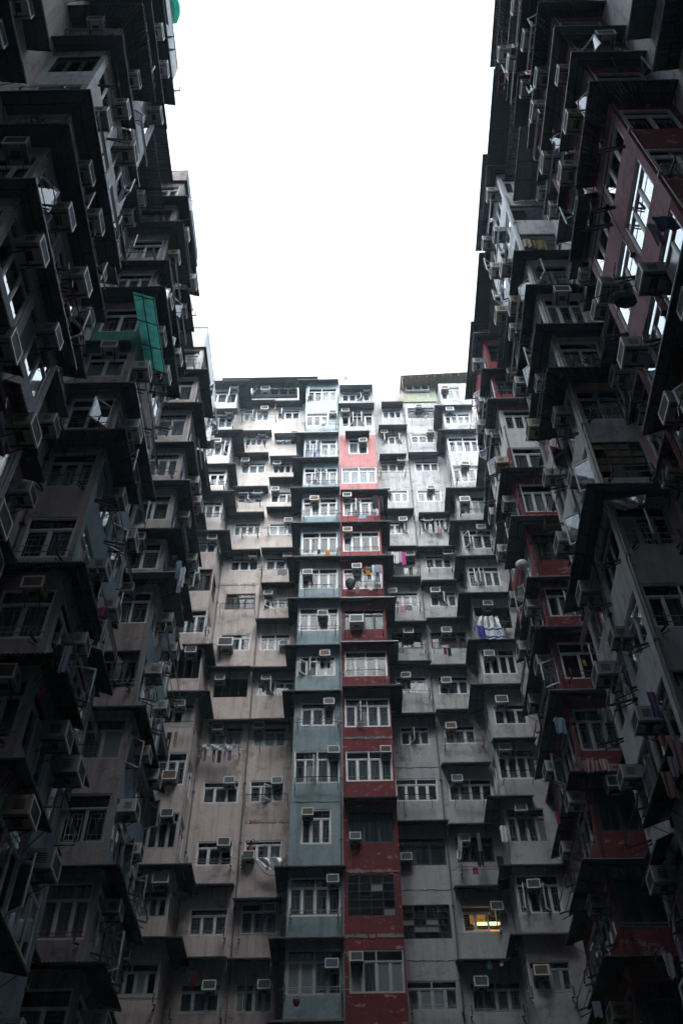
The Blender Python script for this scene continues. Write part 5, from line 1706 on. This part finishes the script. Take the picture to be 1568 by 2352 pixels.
# flower pot on the sill of the beige column beside the blue tower
p = far('C6', 1180, 580, DR - .3)
o = thing('flower_pot', 'potted plant with red flowers on beige window sill', 'plant', p)
mb = MB(); mb.tube([(0, 0, -.12), (0, 0, .06)], .11, 10); link('pot', mb.mesh('pot', [M['redrod']]), o)
mb = MB(); fl = MB()
for k in range(40):
    a = rnd.random() * 6.28; r = rnd.random() * .2; z = .06 + rnd.random() * .3
    v = Vector((r * math.cos(a), r * math.sin(a), z)); d = Vector((rnd.uniform(-1, 1), rnd.uniform(-1, 1), rnd.uniform(-.3, 1))).normalized() * .05
    e = d.cross(Vector((0, 0, 1))) * .7
    (fl if k % 5 == 0 else mb).quad(v - d, v + e, v + d, v - e)
link('leaves', mb.mesh('leaves', [M['leaf']]), o); link('flowers', fl.mesh('flowers', [M['c_red']]), o)
for (c, x, y, D, lab) in (('R2', 960, 975, 16.1, 'tangle of dead plant stems on middle right sill'), ('L1', 250, 975, 7.9, 'dark potted plant on upper left window ledge')):
    p = far(c, x, y, D)
    o = thing('potted_plant', lab, 'plant', p)
    mb = MB()
    for k in range(14):
        a = rnd.random() * 6.28
        q = [Vector((0, 0, -.1))]
        for s in range(4): q.append(q[-1] + Vector((math.cos(a + s * .4) * .09, math.sin(a + s * .4) * .09, rnd.uniform(-.02, .12))))
        mb.tube(q, .008, 4)
    link('stems', mb.mesh('stems', [M['bark']]), o)
    lf = MB()
    for k in range(50):
        v = Vector((rnd.gauss(0, .16), rnd.gauss(0, .12), rnd.uniform(0, .35))); d = Vector((rnd.uniform(-1, 1), rnd.uniform(-1, 1), rnd.uniform(-.5, 1))).normalized() * .05
        e = d.cross(Vector((.3, .2, 1))) * .6
        lf.quad(v - d, v + e, v + d, v - e)
    link('leaves', lf.mesh('leaves', [M['leaf']]), o)

# light inside the lit window
wl, wr = far('C8', 700, 1160, DR), far('C8', 1000, 1160, DR)
zt, zb = far('C8', 850, 1035, DR).z, far('C8', 850, 1230, DR).z
W_ = wr.x - wl.x; H_ = zt - zb
o = thing('ceiling_lamp', 'orange fluorescent lamp glowing inside the lit window', 'lamp', (wl.x, DR, zb))
mb = MB(); mb.box(W_ * .28, W_ * .97, .45, .52, H_ * .52, H_ * .62); link('tube', mb.mesh('tube', [M['lamp']]), o)
mb = MB(); mb.box(W_ * .26, W_ * .99, .50, .56, H_ * .63, H_ * .67); link('lamp_housing', mb.mesh('lamp_housing', [M['iron']]), o)
o = thing('wall_cabinet', 'lamplit cabinet and shelf behind the glass of the lit window', 'cabinet', (wl.x, DR, zb))
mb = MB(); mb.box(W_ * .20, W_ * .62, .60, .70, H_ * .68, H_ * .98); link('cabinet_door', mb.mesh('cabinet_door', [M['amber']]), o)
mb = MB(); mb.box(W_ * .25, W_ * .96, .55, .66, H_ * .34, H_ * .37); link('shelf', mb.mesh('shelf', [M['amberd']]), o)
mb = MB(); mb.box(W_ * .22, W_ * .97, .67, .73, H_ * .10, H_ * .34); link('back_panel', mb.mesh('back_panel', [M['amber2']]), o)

# ------------------------------------------------------------------ roof top pieces
p = far('C2', 190, 200, DF + 1.0)
o = thing('roof_aerial', 'thin bare twig like aerial on the roof above red tower', 'aerial', p)
mb = MB(); mb.tube([(0, 0, -.6), (0, 0, .9)], .03, 6); link('mast', mb.mesh('mast', [M['iron']]), o)
mb = MB()
for k in range(26):
    a = rnd.random() * 6.28; z = rnd.uniform(.6, 1.0)
    q = [Vector((0, 0, z))]
    for s in range(4): q.append(q[-1] + Vector((math.cos(a) * .13 + rnd.uniform(-.1, .1), math.sin(a) * .13, rnd.uniform(.02, .28))))
    mb.tube(q, .009, 4)
link('twigs', mb.mesh('twigs', [M['bark']]), o)
for c, x, y0, y1, D in (('C2', 588, 210, 290, DR + .5),):
    a = far(c, x, y1, D)
    wire([a, far(c, x, y0, D)], .02, 'chrome', 'thin pole standing on the grey parapet', 'pole', 'roof_pole')
# shed of pale green corrugated sheet on the grey block
sh = thing('rooftop_shed', 'pale green corrugated rooftop shed with brown boarded roof, top right', 'shed', (far('C2', 830, 340, DR - .1).x, DR, ZT['G1'] - .3))
x0 = far('C2', 682, 300, DR - .08).x; x1 = XG - .02
zb, zm, zt = far('C2', 800, 352, DR - .08).z, far('C2', 800, 308, DR - .08).z, far('C2', 800, 130, DR - .08).z


def shed_part(nm, fn, m):
    mb = MB(); fn(mb)
    mb.v = [tuple(Vector(v) - sh.location) for v in mb.v]
    return link(nm, mb.mesh(nm, [M[m]]), sh)


def corr_wall(xa, xb, za, zb_, y):
    def f(mb):
        n = int((xb - xa) / .06)
        for i in range(n):
            a, b = xa + (xb - xa) * i / n, xa + (xb - xa) * (i + 1) / n
            mb.quad((a, y + .02 * (i % 2), za), (b, y + .02 * ((i + 1) % 2), za), (b, y + .02 * ((i + 1) % 2), zb_), (a, y + .02 * (i % 2), zb_))
    return f


xm = far('C2', 935, 250, DR - .08).x
shed_part('skirt_panel', corr_wall(x0, x1, zb, zm, DR - .1), 'greentin')
shed_part('wall_panel', corr_wall(xm, x1, zm + .002, zt, DR - .1), 'greentin')
shed_part('wall', lambda mb: mb.box(x0, xm - .003, DR - .06, DR + 2, zm + .002, zt), 'cream')
wsh = Face(sh, 's', (0, DR - .3, 0), 0, 0, 1, 0, 1, [], None)
add_window(wsh, far('C2', 720, 265, DR - .1).x, far('C2', 932, 265, DR - .1).x, far('C2', 830, 268, DR - .1).z, far('C2', 830, 190, DR - .1).z, 3, 'w', .3, cur='cur_w', grille=False, hole=False)
xr0, xr1 = far('C2', 676, 110, DR - 1.2).x, 8.3
zr0, zr1 = far('C2', 676, 112, DR - 1.2).z, far('C2', 1225, 80, DR - 1.2).z


def roofsheet(mb):
    y0, y1 = DR - 1.2, DR + 4
    mb.obox(((xr0 + xr1) / 2, (y0 + y1) / 2, (zr0 + zr1) / 2 + .25), ((xr1 - xr0) / 2, 0, (zr1 - zr0) / 2), (0, (y1 - y0) / 2, .3), (0, 0, .03))
    for k in range(9):
        x = xr0 + (xr1 - xr0) * (k + .3) / 9; z = zr0 + (zr1 - zr0) * (k + .3) / 9
        mb.obox((x, y0 + 1.2, z - .1), (.03, 0, 0), (0, 1.15, .13), (0, 0, .05))
    mb.box(xr0 + .05, xr0 + .09, y0 + .1, y0 + .14, zr0 - 1.5, zr0 - .05)


shed_part('roof', roofsheet, 'timber')
ac = add_ac(wsh, far('C2', 866, 140, DR - .56).x, far('C2', 866, 142, DR - .56).z - .42, 'on the rooftop shed', 1.05, 0)
# green netting, painted sign board and clutter on the left skyline
def lump(name, c, sx, sy, sz, mat, label, cat):
    mb = MB(); nu, nv = 10, 6
    g = [[(sx * math.cos(6.2832 * i / nu) * math.sin(3.1416 * j / nv) * rnd.uniform(.85, 1.1), sy * math.sin(6.2832 * i / nu) * math.sin(3.1416 * j / nv) * rnd.uniform(.85, 1.1),
           sz * math.cos(3.1416 * j / nv)) for i in range(nu)] for j in range(nv + 1)]
    for j in range(nv):
        for i in range(nu):
            mb.quad(g[j][i], g[j + 1][i], g[j + 1][(i + 1) % nu], g[j][(i + 1) % nu])
    return tag(link(name, mb.mesh(name, [M[mat]]), None, c), label, cat)


lump('tarpaulin_bundle', at_side(396, 14, -6.95), .35, .7, .5, 'net', 'bright green tarpaulin bundle on the left roof edge', 'tarpaulin')
pts = [at_side(*q, X) for q, X in (((431.5, 672), -7.0), ((436, 676), -6.9), ((446, 716), -6.9), ((433.5, 712), -7.0))]
o = thing('sign_board', 'cream board with red strokes on the left skyline', 'sign', pts[0])
mb = MB(); mb.quad(*[q - pts[0] for q in pts]); n_ = (pts[1] - pts[0]).cross(pts[3] - pts[0]).normalized()
if n_.x < 0 and n_.y > 0: n_ = -n_
back_ = [q - pts[0] - n_ * .04 for q in pts]
for i in range(4):
    j = (i + 1) % 4
    mb.quad(pts[i] - pts[0], pts[j] - pts[0], back_[j], back_[i])
link('board', mb.mesh('board', [M['board']]), o)
mb = MB()
A = lambda u, v: pts[0].lerp(pts[1], u).lerp(pts[3].lerp(pts[2], u), v) - pts[0]
for sg in (.012, -.012):
    for (u0, v0, u1, v1, th) in ((.15, .30, .9, .40, .06), (.15, .52, .85, .66, .10), (.55, .48, .9, .60, .12), (.2, .78, .9, .86, .06)):
        mb.quad(A(u0, v0) + n_ * sg, A(u1, v1) + n_ * sg, A(u1, v1 + th) + n_ * sg, A(u0, v0 + th) + n_ * sg)
link('lettering', mb.mesh('lettering', [M['c_red']]), o)

# cables hanging across the facades
for k, (c, a, b, D, lab) in enumerate((
        ('C4', (470, 1305), (250, 1480), DF - .5, 'loose cable sagging across a blue tower window'),
        ('C3', (730, 640), (820, 735), DR - .3, 'loose cable curling on beige wall'),
        ('C2', (810, 425), (905, 500), DR - .4, 'thin cable hanging from a grey wall air conditioner'),
        ('C8', (600, 750), (700, 600), DR - .4, 'thin cable beside dark washing window'),
        ('C6', (1215, 670), (1390, 790), DR - .5, 'slack black cable below beige window'),
        ('R3', (1080, 1170), (1200, 1480), 15.7, 'straight cable down the middle right tower'),
        ('R1', (470, 500), (370, 1180), 16.0, 'blue grey cable running down upper right wall'),
        ('R2', (430, 1240), (650, 800), 20.0, 'long thin cable crossing right light well'),
        ('L2', (190, 0), (420, 900), 12.5, 'rusty red pole running along left awnings'))):
    p, q = far(c, *a, D), far(c, *b, D)
    pts_ = [p.lerp(q, t / 8) + Vector((0, 0, -.25 * math.sin(math.pi * t / 8) * (1 if k not in (5, 8) else 0))) for t in range(9)]
    wire(pts_, .012 if k != 8 else .022, 'iron' if k != 8 else 'redrod', lab, 'cable' if k != 8 else 'pole', 'cable' if k != 8 else 'washing_pole')
# ------------------------------------------------------------------ faint volume added to lift the dark tones
hm = bpy.data.materials.new('haze'); hm.use_nodes = True
hn = hm.node_tree
hn.nodes.remove(hn.nodes['Principled BSDF'])
pv = hn.nodes.new('ShaderNodeVolumePrincipled')
pv.inputs['Color'].default_value = (0.62, 0.84, 0.97, 1)
pv.inputs['Density'].default_value = 0.0018
hn.links.new(pv.outputs['Volume'], hn.nodes['Material Output'].inputs['Volume'])
hb = MB(); hb.box(-420, 420, -420, 420, -1, 62.5 + 8)
tag(link('haze', hb.mesh('haze', [hm])), 'thin damp air in the courtyard', 'haze', kind='stuff')

# ------------------------------------------------------------------ camera, sky, light
cam = bpy.data.cameras.new('camera')
co = bpy.data.objects.new('camera', cam)
col.objects.link(co)
cam.sensor_fit = 'HORIZONTAL'
cam.sensor_width = 24.0
cam.lens = FLEN / 1568 * 24.0
cam.clip_start = 0.1
cam.clip_end = 2000
m3 = Matrix((rgt_c, dep_c, up_c))
co.matrix_world = Matrix.Translation((0, 0, EYE)) @ m3.to_4x4()
sc.camera = co

w = bpy.data.worlds.new('World'); sc.world = w; w.use_nodes = True
nt = w.node_tree
bg = nt.nodes['Background']
sky = nt.nodes.new('ShaderNodeTexSky'); sky.sky_type = 'NISHITA'; sky.sun_disc = False
SUN_EL, SUN_AZ = math.radians(34), math.radians(180)
sky.sun_elevation = SUN_EL; sky.sun_rotation = SUN_AZ
sky.dust_density = 6.0; sky.air_density = 1.0
hs = nt.nodes.new('ShaderNodeHueSaturation'); hs.inputs['Saturation'].default_value = 0.22
nt.links.new(sky.outputs['Color'], hs.inputs['Color'])
mx = nt.nodes.new('ShaderNodeMix'); mx.data_type = 'RGBA'      # even overcast layer over the clear sky
mx.inputs[0].default_value = 0.8
nt.links.new(hs.outputs['Color'], mx.inputs[6]); mx.inputs[7].default_value = (7.4, 8.4, 9.4, 1)
nt.links.new(mx.outputs[2], bg.inputs['Color'])
bg.inputs['Strength'].default_value = 0.085
sd = bpy.data.lights.new('sun', 'SUN'); so = bpy.data.objects.new('sun', sd); col.objects.link(so)
sd.energy = 1.3; sd.angle = math.radians(64); sd.color = (1, .94, .87)
d = Vector((math.sin(SUN_AZ) * math.cos(SUN_EL), math.cos(SUN_AZ) * math.cos(SUN_EL), math.sin(SUN_EL)))
so.rotation_euler = d.to_track_quat('Z', 'Y').to_euler()
sc.view_settings.view_transform = 'Standard'
sc.view_settings.look = 'None'
sc.view_settings.exposure = 2.15
sc.cycles.max_bounces = 6
sc.cycles.diffuse_bounces = 3
sc.cycles.glossy_bounces = 3
sc.cycles.transparent_max_bounces = 12
sc.cycles.use_denoising = True
